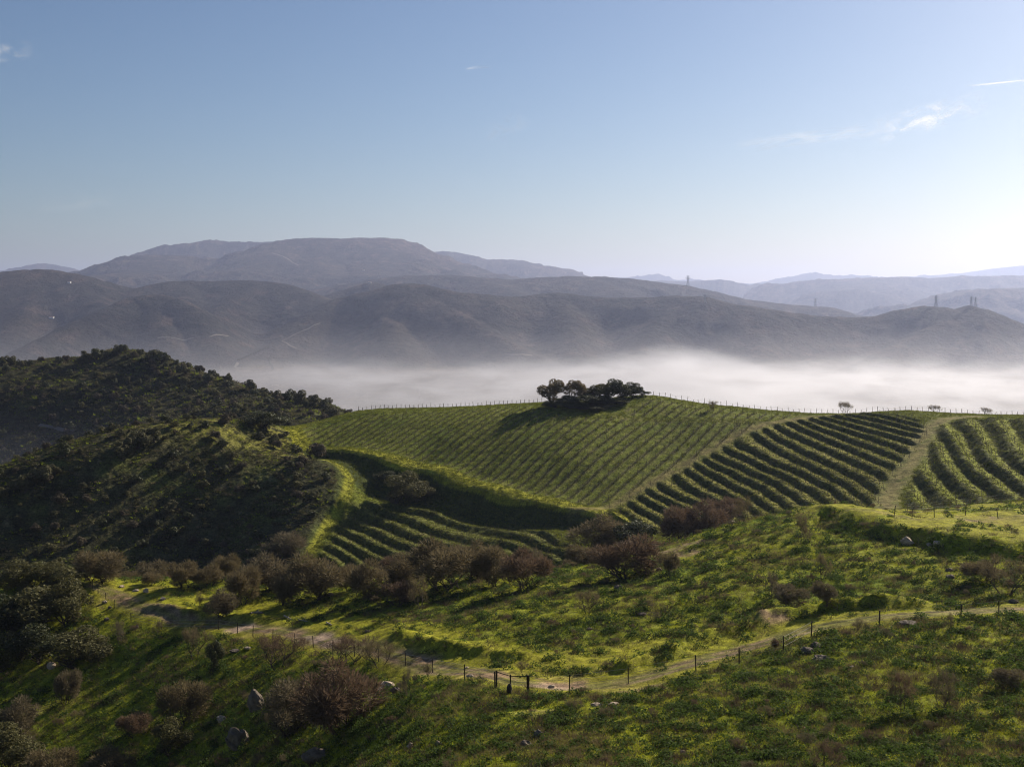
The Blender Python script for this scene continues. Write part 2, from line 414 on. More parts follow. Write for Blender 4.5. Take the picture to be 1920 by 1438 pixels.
def near_detail(X, Y, Z):
    """displace the smooth land: terraces, rows, banks, tracks; returns height and masks"""
    M = {}
    Z = Z.copy()
    sub = (Y > 225) & (Y < 400)
    xs, ys = X[sub], Y[sub]
    def full(v, base=0.0):
        o = np.full(X.shape, base); o[sub] = v; return o
    # middle, right and hollow terraces
    for key, poly, TPSf, D, w in (('T', T_POLY, TL, 1.25, .15), ('R', R_POLY, RL, 2.0, .24), ('H', H_POLY, HL, 1.4, .2)):
        sd = sdf_poly(xs, ys, poly)
        u = TPSf(xs, ys)
        u2 = u + fbm(xs, ys, 7, 2, 70) * .10 + fbm(xs, ys, 1.8, 2, 71) * .10
        m = smooth(0, 3.5, sd)
        if key == 'H':
            m = m * smooth(8.6, 7.9, u)
        r = np.round(u2); v = u2 - r
        off = D * ((r - .5 + smooth(-w, w, v)) - u2)
        Z[sub] += off * m
        M[key] = full(m); M[key + 'u'] = full(u2); M[key + 'v'] = full(v)
    # straight planted rows
    sf = sdf_poly(xs, ys, F_POLY); su = sdf_poly(xs, ys, U_POLY)
    mf = np.maximum(smooth(-.3, 1.2, sf), smooth(-.3, 1.2, su))
    rc = (xs * math.cos(ROW_DIR) - ys * math.sin(ROW_DIR)) / ROW_SP
    vr = rc - np.round(rc)
    Z[sub] += mf * (.22 * np.exp(-(vr / .16) ** 2) - .06)
    M['F'] = full(mf); M['Fv'] = full(vr)
    d, side, par = seg_dist(xs, ys, EDGE)                     # the bank below the field
    low = side < 0
    far_ = np.where(low, 1.7 * (smooth(0, 4.5, d)) * (1 - smooth(6, 15, d)), 0) * smooth(2.2, 3.2, par)
    Z[sub] -= far_
    Z[sub] += np.where(low, 1.0 * (1 - smooth(0, 4, d)), 1.0 * (1 - smooth(1.5, 8.5, d))) * smooth(1.2, 3.2, par)
    M['edge'] = full(np.exp(-(d / 2.6) ** 2) * (par > .2)); M['edged'] = full(np.where(low, -d, d), 99.)
    d, side, par = seg_dist(xs, ys, SPUR)
    M['spur'] = full(np.exp(-(d / 2.4) ** 2)); M['spurside'] = full(side * d, 99.)
    rough = full(1 - np.maximum.reduce([M['T'][sub], M['R'][sub], M['H'][sub], mf]), 1.0)
    # tracks and the near path
    def line(pl, w, key, ylo=0, yhi=1000):
        q = (Y > ylo) & (Y < yhi)
        d, sd, pr = seg_dist(X[q], Y[q], pl)
        o = np.zeros(X.shape)
        o[q] = np.exp(-(d / w) ** 2 * (1 + .6 * fbm(X[q], Y[q], 3, 2, 80)))
        M[key] = o
    line(TRACK, 1.7, 'track', 230, 400); line(TRACK2, 2.6, 'track2', 220, 400); line(HTRACK, 1.5, 'htrack', 280, 400)
    line(PATH, 2.0, 'path', 60, 215); line(KTRACK, 2.2, 'ktrack', 120, 230)
    near = (Y > 55) & (Y < 235)
    xn, yn = X[near], Y[near]
    for pl, a in BERMS:
        d, sd, pr = seg_dist(xn, yn, pl)
        n = len(pl) - 1
        Z[near] += a * np.exp(-(d / 1.1) ** 2) * smooth(0, .4, pr) * smooth(n, n - .4, pr) * (1 + .8 * fbm(xn, yn, 2.0, 3, 84))
    wob = fbm(xn, yn, 7, 3, 86) * 3.2
    d, sd, pr = seg_dist(xn, yn, PATH)
    Z[near] -= .09 * np.exp(-((d - .8) / .28) ** 2)
    d, sd, pr = seg_dist(xn + wob, yn + wob * .6, KNOLL)
    k = np.where(sd > 0, 1.0 * np.exp(-(d / 9) ** 2), 1.0 * (1 - smooth(0, 4.5, d)) - .9 * smooth(0, 4, d) * np.exp(-(d / 7) ** 2)) * smooth(.1, 1.2, pr)
    Z[near] += k
    o = np.zeros(X.shape); o[near] = np.where(sd < 0, np.exp(-(d / 5) ** 2), 0); M['kbank'] = o
    pm = np.maximum(M['path'], M['track'] * .3)
    # rough ground
    amp = smooth(30, 90, Y)
    n1 = fbm(X, Y, 9, 4, 90); n2 = fbm(X, Y, 1.6, 3, 95)
    flat = 1 - .85 * pm
    hill = smooth(215, 235, Y) * smooth(440, 410, Y)
    Z += (n1 * .55 * (1 - .6 * hill) + n2 * .16) * amp * flat * np.where(hill > .5, .3 + .7 * rough, 1)
    Z += hill * fbm(X, Y, 1.3, 3, 99) * .22 * (1 - M['F'] * .7) * (1 - np.maximum(M['track'], M['track2']))
    Z += smooth(95, 130, Y) * smooth(200, 185, Y) * fbm(X, Y, 22, 2, 97) * .5
    Z += smooth(430, 520, Y) * fbm(X, Y, 45, 4, 93) * 5.0 * smooth(900, 640, Y)
    return Z, M

ZN, MN = near_detail(XN, YN, ZB)
SN = Surf(ROWS_N, COLS_N, ZN)
XF = ROWS_F[:, None] * COLS_F[None, :]
YF = np.repeat(ROWS_F[:, None], len(COLS_F), 1)
ZF = far_height(XF, YF)
ff = smooth(1000, 1400, YF)
ZF = ZF * ff + (FLOOR) * (1 - ff)
SF = Surf(ROWS_F, COLS_F, ZF)
def ground(x, y):
    x = np.asarray(x, float); y = np.asarray(y, float)
    return np.where(y < 1000, SN.z(x, y), SF.z(x, y))
# ---------------------------------------------------------------- materials
def nodes(name):
    m = bpy.data.materials.new(name); m.use_nodes = True
    t = m.node_tree; t.nodes.clear()
    out = t.nodes.new('ShaderNodeOutputMaterial')
    b = t.nodes.new('ShaderNodeBsdfPrincipled')
    b.inputs['Roughness'].default_value = .9
    b.inputs['Specular IOR Level'].default_value = .15
    t.links.new(b.outputs[0], out.inputs[0])
    return m, t, b, out

def noise_node(t, scale, detail=4, rough=.6, coord=None):
    n = t.nodes.new('ShaderNodeTexNoise')
    n.inputs['Scale'].default_value = scale; n.inputs['Detail'].default_value = detail; n.inputs['Roughness'].default_value = rough
    if coord is None:
        coord = t.nodes.new('ShaderNodeTexCoord').outputs['Object']
    t.links.new(coord, n.inputs['Vector'])
    return n

def ground_material(name, s1, s2, bump, lo=.55, hi=1.5, bump_dist=.2):
    """albedo from the vertex colours, broken up by two sizes of noise"""
    m, t, b, out = nodes(name)
    at = t.nodes.new('ShaderNodeAttribute'); at.attribute_name = 'col'
    co = t.nodes.new('ShaderNodeTexCoord').outputs['Object']
    n1 = noise_node(t, s1, 5, .65, co); n2 = noise_node(t, s2, 4, .7, co)
    def ramp(n, a, c, x0, x1):
        r = t.nodes.new('ShaderNodeMapRange')
        r.inputs[1].default_value = x0; r.inputs[2].default_value = x1; r.inputs[3].default_value = a; r.inputs[4].default_value = c
        t.links.new(n.outputs[0], r.inputs[0]); return r
    r1 = ramp(n1, lo, hi, .35, .65); r2 = ramp(n2, lo, hi, .35, .65)
    mul = t.nodes.new('ShaderNodeMath'); mul.operation = 'MULTIPLY'
    t.links.new(r1.outputs[0], mul.inputs[0]); t.links.new(r2.outputs[0], mul.inputs[1])
    mx = t.nodes.new('ShaderNodeVectorMath'); mx.operation = 'SCALE'
    t.links.new(at.outputs['Color'], mx.inputs[0]); t.links.new(mul.outputs[0], mx.inputs['Scale'])
    t.links.new(mx.outputs[0], b.inputs['Base Color'])
    bp = t.nodes.new('ShaderNodeBump'); bp.inputs['Strength'].default_value = bump; bp.inputs['Distance'].default_value = bump_dist
    add = t.nodes.new('ShaderNodeMath'); add.operation = 'ADD'
    t.links.new(n1.outputs[0], add.inputs[0]); t.links.new(n2.outputs[0], add.inputs[1])
    t.links.new(add.outputs[0], bp.inputs['Height']); t.links.new(bp.outputs[0], b.inputs['Normal'])
    b.inputs['Specular IOR Level'].default_value = .05
    return m

def plain(name, col, var=.3, scale=3.0, rough=.9, trans=0.0, spec=.15):
    m, t, b, out = nodes(name)
    n = noise_node(t, scale, 4, .6)
    r = t.nodes.new('ShaderNodeMapRange')
    r.inputs[1].default_value = .3; r.inputs[2].default_value = .7; r.inputs[3].default_value = 1 - var; r.inputs[4].default_value = 1 + var
    t.links.new(n.outputs[0], r.inputs[0])
    v = t.nodes.new('ShaderNodeVectorMath'); v.operation = 'SCALE'
    v.inputs[0].default_value = col
    t.links.new(r.outputs[0], v.inputs['Scale'])
    t.links.new(v.outputs[0], b.inputs['Base Color'])
    b.inputs['Roughness'].default_value = rough
    b.inputs['Specular IOR Level'].default_value = spec
    if trans:
        tr = t.nodes.new('ShaderNodeBsdfTranslucent')
        t.links.new(v.outputs[0], tr.inputs['Color'])
        mix = t.nodes.new('ShaderNodeMixShader'); mix.inputs[0].default_value = trans
        t.links.new(b.outputs[0], mix.inputs[1]); t.links.new(tr.outputs[0], mix.inputs[2])
        t.links.new(mix.outputs[0], out.inputs[0])
    return m

def new_obj(name, V, F, mat, parent=None, kind=None, label=None, cat=None, group=None, smooth_=False, link=True, colors=None):
    """one mesh object from numpy or list data; F may be an (n,3) or (n,4) array"""
    me = bpy.data.meshes.new(name)
    if isinstance(F, np.ndarray):
        V = np.asarray(V, np.float32)
        k = F.shape[1]
        me.vertices.add(len(V)); me.vertices.foreach_set('co', V.ravel())
        me.loops.add(F.size); me.loops.foreach_set('vertex_index', F.astype(np.int32).ravel())
        me.polygons.add(len(F)); me.polygons.foreach_set('loop_start', np.arange(0, F.size, k, dtype=np.int32))
        me.polygons.foreach_set('loop_total', np.full(len(F), k, dtype=np.int32))
        me.update(calc_edges=True)
    else:
        me.from_pydata([tuple(v) for v in V], [], F)
        me.update()
    if smooth_:
        me.polygons.foreach_set('use_smooth', np.ones(len(me.polygons), bool))
    if colors is not None:
        a = me.color_attributes.new('col', 'FLOAT_COLOR', 'POINT')
        a.data.foreach_set('color', np.hstack([colors, np.ones((len(colors), 1))]).astype(np.float32).ravel())
    if mat is not None:
        me.materials.append(mat)
    o = bpy.data.objects.new(name, me)
    if link:
        COL.objects.link(o)
    tag(o, kind, label, cat, group)
    if parent is not None:
        o.parent = parent
    return o

def tag(o, kind=None, label=None, cat=None, group=None):
    if kind: o['kind'] = kind
    if label: o['label'] = label
    if cat: o['category'] = cat
    if group: o['group'] = group
    return o

# ---------------------------------------------------------------- colours of the land (albedo)
def mixc(c, m, col):
    return c * (1 - m[..., None]) + np.asarray(col) * m[..., None]

C_GRASS = (.22, .235, .018); C_LUSH = (.155, .205, .016); C_DRY = (.16, .13, .045); C_DIRT = (.25, .165, .105); C_SCRUB = (.050, .050, .022); C_SOIL = (.085, .070, .040)
C_PALE = (.40, .29, .21)

def short_grass(X, Y):
    m = np.zeros(X.shape)
    q = (Y > 60) & (Y < 215)
    d, sd, pr = seg_dist(X[q], Y[q], KNOLL)
    a = np.where(sd > 0, smooth(60, 35, d), smooth(1.5, 0, d)) * smooth(.05, .3, pr)
    d2, s2, p2 = seg_dist(X[q], Y[q], PATH)
    b = np.where(s2 > 0, smooth(7, 3.5, d2), smooth(4.5, 2.5, d2)) * .85
    d3, s3, p3 = seg_dist(X[q], Y[q], BAND)
    c = smooth(5.5, 1.5, d3) * .9
    d4, s4, p4 = seg_dist(X[q], Y[q], BAND2)
    e = smooth(9, 3, d4) * .9
    m[q] = np.maximum.reduce([a, b, c, e])
    return m * smooth(-.45, -.05, fbm(X, Y, 5, 3, 150))
BAND2 = pk([(190, 1100), (230, 1108), (300, 1116), (380, 1130), (450, 1150), (520, 1160)], 60, 225)
BAND = pk([(500, 1150), (620, 1165), (760, 1185), (900, 1222), (1000, 1240), (1120, 1238), (1230, 1210)])
def near_colour(X, Y, Z, M):
    n1 = fbm(X, Y, 14, 4, 101); n2 = fbm(X, Y, 3.2, 4, 105); n3 = fbm(X, Y, 40, 3, 109)
    c = np.ones(X.shape + (3,)) * np.array(C_GRASS)
    c = mixc(c, smooth(-.1, .5, n1), C_LUSH)
    c = mixc(c, smooth(.05, .5, n2) * .6 * smooth(-.3, .3, n3), C_DRY)
    c = mixc(c, smooth(.1, .55, fbm(X, Y, 5, 4, 113)) * .55, C_SCRUB)
    # land beyond the ravine
    beyond = smooth(215, 240, Y)
    scr = beyond * np.where(M['spurside'] > 0, 0, 1)
    left = (X < 0) & (Y > 225)
    sp = M['spurside']
    # left of the spur line = scrub hill; beyond 400 m = far scrub hill
    B = np.zeros(X.shape); B[(Y > 225) & SCRUB_SIDE(X, Y)] = 1
    sc1 = mixc(np.ones(X.shape + (3,)) * np.array(C_SCRUB), smooth(-.05, .45, n1) * .75, (.095, .105, .022))
    sc1 = mixc(sc1, smooth(.15, .5, n2) * .5, (.13, .11, .06))
    sc1 = mixc(sc1, smooth(26, 8, np.hypot((X - RDG[0]) * .35, (Y - RDG[1]))) * .8 * smooth(-.4, .1, n2), (.20, .19, .035))  # sunlit top of the scrub ridge painted as brighter grass
    sc1 = mixc(sc1, M['spur'] * .8 * smooth(-.5, .1, n2), (.12, .15, .02))
    c = c * (1 - B[..., None]) + sc1 * B[..., None]
    C2 = smooth(396, 402, Y) * (1 - B)
    c = c * (1 - C2[..., None]) + sc1 * .72 * C2[..., None]
    V = np.clip(beyond - B - C2, 0, 1)
    vg = mixc(np.ones(X.shape + (3,)) * np.array((.125, .145, .018)), smooth(-.2, .5, n2) * .6, (.150, .140, .035))
    vg = mixc(vg, smooth(.0, .5, n1) * .5, (.085, .125, .016))
    # rows: bare soil beside the vines, green between them
    fr = M['F'] * smooth(.30, .16, np.abs(M['Fv'] + .12))
    vg = mixc(vg, fr * .65, C_SOIL)
    # terrace treads lightened as if lit, risers darkened as if in shade
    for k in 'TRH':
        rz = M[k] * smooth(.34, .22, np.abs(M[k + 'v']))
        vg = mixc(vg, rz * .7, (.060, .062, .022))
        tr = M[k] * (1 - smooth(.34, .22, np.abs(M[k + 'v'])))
        vg = mixc(vg, tr * .7, {'T': (.22, .195, .045), 'R': (.22, .235, .022), 'H': (.11, .11, .03)}[k])  # hollow treads darker: its shade is put into their colour
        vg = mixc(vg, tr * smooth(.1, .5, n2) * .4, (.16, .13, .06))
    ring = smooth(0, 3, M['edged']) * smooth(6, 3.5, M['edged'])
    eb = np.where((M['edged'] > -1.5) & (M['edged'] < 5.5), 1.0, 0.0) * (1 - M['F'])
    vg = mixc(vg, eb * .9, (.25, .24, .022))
    vg = mixc(vg, np.where((M['edged'] < -1.5) & (M['edged'] > -14), 1.0, 0.0) * (1 - M['H']) * .8, (.035, .045, .016))  # bank below the field darkened, shade painted into the ground colour
    tk = np.maximum.reduce([M['track'] * .8, M['track2'] * .8, M['htrack'] * .35])
    vg = mixc(vg, tk * smooth(-.5, .2, n2 + .2), (.19, .15, .06))
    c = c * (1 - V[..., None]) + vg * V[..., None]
    c = mixc(c, smooth(.55, .95, M['spur']) * .85, (.24, .235, .025))
    # near path: trodden grass, bare earth and pale rock in places
    p = np.maximum(M['path'], M['ktrack'] * .55)
    c = mixc(c, smooth(.08, .55, p) * .75, (.17, .15, .05))
    c = mixc(c, smooth(.0, .4, fbm(X, Y, 26, 3, 140)) * smooth(140, 100, Y) * .6 * (Y < 230), (.10, .085, .035))
    c = mixc(c, smooth(.3, .8, p + .35 * n2) * smooth(.0, .45, n1 + .5 * n2) * .8, C_DIRT)
    q = (Y > 60) & (Y < 215)
    dp, _, _ = seg_dist(X[q], Y[q], PATH)
    rut = np.zeros(X.shape); crown_ = np.zeros(X.shape)
    rut[q] = np.exp(-((dp - .8) / .34) ** 2); crown_[q] = np.exp(-(dp / .4) ** 2)
    c = mixc(c, crown_ * .6, (.17, .17, .03))
    c = mixc(c, rut * smooth(-.3, .2, n2 + .4 * n1) * .8, (.22, .155, .10))
    for (px, py, r, a) in BARE:
        d = np.hypot((X - px) * .8, Y - py) + fbm(X, Y, 3, 3, 119) * r * .6
        c = mixc(c, smooth(r, r * .45, d) * a * smooth(-.4, .0, n2), C_DIRT if a < .95 else C_PALE)
    SH = short_grass(X, Y) * (1 - smooth(.35, .8, p))
    c = mixc(c, SH * .85, (.27, .25, .020))
    c = c * (1 + .25 * n2[..., None])
    return np.clip(c, .01, .6)

RDG = pk([(490, 815)], 300, 420)[0]
def SCRUB_SIDE(x, y):
    # the scrub hill lies left of the spur line and of the field corner
    ridge = [(-400, 225), (-400, 420)] + pk([(520, 792)], 300, 420) + pk([(545, 820), (566, 848)], 300, 400) + SPUR + [(SPUR[-1][0] - 2, 248), (SPUR[-1][0] - 3, 225)]
    return in_poly(x, y, ridge)
BARE = []
for (px, py, r, a) in [(215, 1128, 4, .9), (445, 1180, 2.6, 1.0), (480, 1187, 3.0, .9), (590, 1196, 3.0, 1.0), (622, 1203, 2.4, 1.0), (545, 1190, 2.4, .9), (285, 1105, 3, .8),
                       (880, 1268, 3, .9), (1045, 1285, 3, 1.0), (1062, 1278, 4, .9), (940, 1262, 3.4, .8), (780, 1240, 3, .8), (1450, 1166, 2.5, .9), (1880, 975, 9, .9),
                       (1180, 1290, 4, .6), (1000, 1335, 2.5, .5),
                       (1275, 1025, 5, .9), (1290, 1035, 4, .8)]:
    q = B0.pick(px, py, 60, 225)
    BARE.append((q[0], q[1], r * .8, a))

CN = near_colour(XN, YN, ZN, MN)

def far_colour(X, Y):
    n1 = fbm(X, Y, 420, 4, 120); n2 = fbm(X, Y, 90, 4, 124); n3 = fbm(X, Y, 1500, 3, 128)
    c = np.ones(X.shape + (3,)) * np.array((.040, .036, .028))
    c = mixc(c, smooth(-.1, .4, n1) * .6, (.095, .072, .048))
    c = mixc(c, smooth(.05, .45, n2 + .3 * n3) * .7, (.125, .085, .065))
    c = mixc(c, smooth(.1, .4, n3) * .4, (.11, .072, .052))
    c = mixc(c, smooth(.1, .5, fbm(X, Y, 36, 3, 131)) * .75, (.020, .024, .016))
    c = c * (.72 + .28 * smooth(5200, 8000, Y))[..., None]  # nearer range darkened, so the haze between ridges is partly in the albedo
    z = ZF
    flat = smooth(FLOOR + 22, FLOOR + 6, z)
    c = mixc(c, flat * .85, (.15, .12, .085))
    return c
CF = far_colour(XF, YF)
# patchwork of fields on the far slopes and roads between them
def paint_line(C, X, Y, pts, w, col, a=1.0):
    m = (Y > min(p[1] for p in pts) - 200) & (Y < max(p[1] for p in pts) + 200)
    d, _, _ = seg_dist(X[m], Y[m], pts)
    C[m] = mixc(C[m], smooth(w * 1.6, w * .6, d) * a, col)

M_GROUND = ground_material('grassy_ground', .8, 6.0, .8, .5, 1.4, .12)
M_VINE = ground_material('vineyard_ground', .5, 2.6, .8, .6, 1.4, .3)
M_SCRUB = ground_material('scrub_ground', .25, 1.6, .9, .5, 1.5, .5)
M_FAR = ground_material('distant_hillside', .018, .07, 1.0, .58, 1.38, 22)

def grid_faces(nr, nc):
    a = (np.arange(nr - 1)[:, None] * nc + np.arange(nc - 1)[None]).ravel()
    return np.stack([a, a + 1, a + nc + 1, a + nc], 1)

def sub_mesh(name, X, Y, Z, C, fm, mat):
    nr, nc = X.shape
    F = grid_faces(nr, nc)[fm.ravel()]
    used = np.zeros(nr * nc, bool); used[F.ravel()] = True
    remap = np.cumsum(used) - 1
    V = np.stack([X.ravel(), Y.ravel(), Z.ravel()], 1)[used]
    return new_obj(name, V, remap[F], mat, kind='structure', smooth_=True, colors=C.reshape(-1, 3)[used])

fx = (XN[:-1, :-1] + XN[1:, 1:]) / 2; fy = (YN[:-1, :-1] + YN[1:, 1:]) / 2
RAV = pk([(-250, 1100)], 60, 225)
scrub = SCRUB_SIDE(fx, fy)
r_near = fy < 228
r_scr = ~r_near & scrub & (fy < 420)
r_vin = ~r_near & ~scrub & (fy < 402)
r_bey = ~r_near & ~r_scr & ~r_vin
sub_mesh('meadow_hillside', XN, YN, ZN, CN, r_near, M_GROUND)
sub_mesh('scrub_hill', XN, YN, ZN, CN, r_scr, M_SCRUB)
sub_mesh('vineyard_hill', XN, YN, ZN, CN, r_vin, M_VINE)
sub_mesh('distant_scrub_hill', XN, YN, ZN, CN, r_bey, M_SCRUB)
fyf = (YF[:-1, :-1] + YF[1:, 1:]) / 2; zzf = (ZF[:-1, :-1] + ZF[1:, 1:]) / 2
v = fyf < 3450
sub_mesh('valley_floor', XF, YF, ZF, CF, v, M_FAR)
sub_mesh('mountain_range', XF, YF, ZF, CF, ~v, M_FAR)
# the land behind and beside the viewpoint
xx, yy = np.meshgrid(np.linspace(-400, 400, 41), np.linspace(-300, 1.5, 16))
zz = BASE(np.clip(xx, -90, 90), np.maximum(yy, -60)) - np.abs(xx) * .05
sub_mesh('hilltop', xx, yy, zz, np.ones(xx.shape + (3,)) * np.array(C_GRASS), np.ones((15, 40), bool), M_GROUND)
# ---------------------------------------------------------------- haze and valley fog
def box(name, lo, hi):
    x0, y0, z0 = lo; x1, y1, z1 = hi
    V = [(x0, y0, z0), (x1, y0, z0), (x1, y1, z0), (x0, y1, z0), (x0, y0, z1), (x1, y0, z1), (x1, y1, z1), (x0, y1, z1)]
    F = [(0, 3, 2, 1), (4, 5, 6, 7), (0, 1, 5, 4), (1, 2, 6, 5), (2, 3, 7, 6), (3, 0, 4, 7)]
    return new_obj(name, V, F, None, kind='stuff')
hz = box('haze', (-31000, -1500, -260), (31000, 27500, 620))
m = bpy.data.materials.new('haze_air'); m.use_nodes = True; t = m.node_tree; t.nodes.clear()
out = t.nodes.new('ShaderNodeOutputMaterial'); pv = t.nodes.new('ShaderNodeVolumePrincipled')
pv.inputs['Color'].default_value = (.54, .62, .95, 1); pv.inputs['Density'].default_value = 5.4e-5; pv.inputs['Anisotropy'].default_value = .45
t.links.new(pv.outputs[0], out.inputs['Volume'])
hz.data.materials.append(m)
tag(hz, label='thin bluish haze filling the air over the whole valley', cat='haze')

fg = box('fog', (-2600, 820, -240), (3600, 4600, -60))
m = bpy.data.materials.new('fog_bank'); m.use_nodes = True; t = m.node_tree; t.nodes.clear()
out = t.nodes.new('ShaderNodeOutputMaterial'); pv = t.nodes.new('ShaderNodeVolumePrincipled')
pv.inputs['Color'].default_value = (.90, .90, 1.0, 1); pv.inputs['Anisotropy'].default_value = .55
gm = t.nodes.new('ShaderNodeNewGeometry')
sep = t.nodes.new('ShaderNodeSeparateXYZ'); t.links.new(gm.outputs['Position'], sep.inputs[0])
def M_(op, a, b=None, c=None):
    n = t.nodes.new('ShaderNodeMath'); n.operation = op
    for i, v_ in enumerate((a, b, c)):
        if v_ is None: continue
        if isinstance(v_, (int, float)): n.inputs[i].default_value = v_
        else: t.links.new(v_, n.inputs[i])
    return n.outputs[0]
mp = t.nodes.new('ShaderNodeMapping'); mp.inputs['Scale'].default_value = (1 / 340., 1 / 520., 1 / 110.)
t.links.new(gm.outputs['Position'], mp.inputs['Vector'])
nz = t.nodes.new('ShaderNodeTexNoise'); nz.inputs['Scale'].default_value = 1; nz.inputs['Detail'].default_value = 7; nz.inputs['Roughness'].default_value = .5
t.links.new(mp.outputs[0], nz.inputs['Vector'])
FOG_TOP = -150.0
# the fog's upper limit rises to the right and in slow waves
xr = t.nodes.new('ShaderNodeFloatCurve') if False else None
bx = M_('DIVIDE', M_('SUBTRACT', sep.outputs[0], 430.), 190.)
topx = M_('ADD', M_('MULTIPLY', M_('POWER', 2.718, M_('MULTIPLY', M_('MULTIPLY', bx, bx), -1.)), 36.), -188.)
top = M_('MULTIPLY_ADD', M_('SUBTRACT', nz.outputs[0], .5), 110.0, topx)
hgt = M_('SUBTRACT', top, sep.outputs[2])
def mr(x, a, b, c=0., d=1.):
    n = t.nodes.new('ShaderNodeMapRange'); n.interpolation_type = 'SMOOTHSTEP'
    t.links.new(x, n.inputs[0])
    n.inputs[1].default_value = a; n.inputs[2].default_value = b; n.inputs[3].default_value = c; n.inputs[4].default_value = d
    return n.outputs[0]
dens = mr(hgt, -22, 60)
# thins out to the left, before the valley floor fields
u = M_('ADD', sep.outputs[0], M_('MULTIPLY', sep.outputs[1], .17))
dens = M_('MULTIPLY', dens, mr(u, -650, 450, .12, 1.0))
mp2 = t.nodes.new('ShaderNodeMapping'); mp2.inputs['Scale'].default_value = (1 / 150., 1 / 260., 1 / 40.)
t.links.new(gm.outputs['Position'], mp2.inputs['Vector'])
nz2 = t.nodes.new('ShaderNodeTexNoise'); nz2.inputs['Scale'].default_value = 1; nz2.inputs['Detail'].default_value = 5; nz2.inputs['Roughness'].default_value = .6; nz2.inputs['Distortion'].default_value = .6
t.links.new(mp2.outputs[0], nz2.inputs['Vector'])
dens = M_('MULTIPLY', dens, mr(nz2.outputs[0], .34, .62, .25, 1.35))
dens = M_('MULTIPLY', dens, mr(sep.outputs[1], 880, 1300))
dens = M_('MULTIPLY', dens, mr(sep.outputs[1], 3900, 3500))
thin = M_('MULTIPLY', M_('MULTIPLY', mr(sep.outputs[2], -60, -200), mr(sep.outputs[1], 1500, 2400)), .00018)
t.links.new(M_('ADD', M_('MULTIPLY', dens, .0040), thin), pv.inputs['Density'])
t.links.new(pv.outputs[0], out.inputs['Volume'])
fg.data.materials.append(m)
tag(fg, label='low white morning fog lying in the river valley behind the vineyard crest', cat='fog')

ms = box('mist', (-330, 392, -125), (-45, 600, -42))
m2 = bpy.data.materials.new('side_valley_mist'); m2.use_nodes = True; t = m2.node_tree; t.nodes.clear()
out = t.nodes.new('ShaderNodeOutputMaterial'); pv = t.nodes.new('ShaderNodeVolumePrincipled')
pv.inputs['Color'].default_value = (.66, .72, 1.0, 1); pv.inputs['Anisotropy'].default_value = .4
gm = t.nodes.new('ShaderNodeNewGeometry'); sep = t.nodes.new('ShaderNodeSeparateXYZ'); t.links.new(gm.outputs['Position'], sep.inputs[0])
t.links.new(M_('MULTIPLY', mr(sep.outputs[2], -44, -95), .0011), pv.inputs['Density'])
t.links.new(pv.outputs[0], out.inputs['Volume'])
ms.data.materials.append(m2)
tag(ms, label='faint bluish mist in the side valley between the two scrub hills', cat='mist')
# ---------------------------------------------------------------- plants
M_BARK = plain('bark', (.075, .058, .045), .3, 6)
M_TWIG = plain('bare_twigs', (.165, .130, .070), .35, 1.2, trans=.3, rough=.8)
M_TWIG2 = plain('grey_twigs', (.16, .13, .078), .35, 1.2, trans=.25, rough=.8)
M_OLIVE = plain('olive_leaves', (.105, .098, .038), .4, 1.0, trans=.3, rough=.7)
M_OAK = plain('holm_oak_leaves', (.062, .068, .028), .45, .8, trans=.25, rough=.6)
M_OAKF = plain('scrub_leaves', (.095, .09, .045), .4, .35, trans=.2)  # dull olive foliage of the hill scrub
M_FARTWIG = plain('far_brown_twigs', (.095, .078, .052), .35, 1.0, trans=.2)
M_RED = plain('reddish_twigs', (.155, .105, .068), .35, 1.0, trans=.25)

def unit(n, rng):
    v = rng.normal(size=(n, 3)); return v / np.linalg.norm(v, axis=1)[:, None]

def tube(V, F, a, b, ra, rb, k=5):
    a = np.array(a, float); b = np.array(b, float); d = b - a; L = np.linalg.norm(d) + 1e-9; d /= L
    u = np.cross(d, (0.3, 1, .2)); u /= np.linalg.norm(u) + 1e-9; w = np.cross(d, u)
    s = len(V)
    for c, r in ((a, ra), (b, rb)):
        for i in range(k):
            t_ = 2 * math.pi * i / k
            V.append(tuple(c + r * (math.cos(t_) * u + math.sin(t_) * w)))
    for i in range(k):
        j = (i + 1) % k
        F.append((s + i, s + j, s + k + j, s + k + i))

def limbs(rng, h, spread, r0, stems=1, levels=3, kids=3, up=.55):
    """branching stems; returns mesh lists and the twig ends"""
    V, F, ends = [], [], []
    def grow(p, d, L, r, lev):
        q = p
        n = 2
        for i in range(n):
            dd = d + rng.normal(size=3) * .16; dd /= np.linalg.norm(dd)
            q2 = q + dd * L / n
            tube(V, F, q, q2, r * (1 - .3 * i / n), r * (1 - .3 * (i + 1) / n), 5 if lev < 2 else 3)
            q = q2; d = dd
        if lev >= levels:
            ends.append((q, d)); return
        for k in range(kids + (rng.random() < .5)):
            a = rng.normal(size=3); a[2] = abs(a[2]) * up; a /= np.linalg.norm(a)
            nd = d * .55 + a * spread; nd /= np.linalg.norm(nd)
            grow(q, nd, L * rng.uniform(.55, .8), r * .55, lev + 1)
    for s in range(stems):
        a = rng.normal(size=3) * (.45 if stems > 1 else .12); a[2] = 1; a /= np.linalg.norm(a)
        off = np.array([0, 0, -.12])
        grow(off, a, h * (.42 if stems == 1 else .38), r0 / (1 if stems == 1 else 1.5), 1)
    return V, F, ends

def blades(base, dirs, length, width, rng):
    """thin triangles"""
    n = len(base)
    side = np.cross(dirs, unit(n, rng)); side /= np.linalg.norm(side, axis=1)[:, None] + 1e-9
    tip = base + dirs * length[:, None]
    V = np.stack([base - side * width[:, None] / 2, base + side * width[:, None] / 2, tip], 1).reshape(-1, 3)
    F = np.arange(n * 3).reshape(-1, 3)
    return V, F

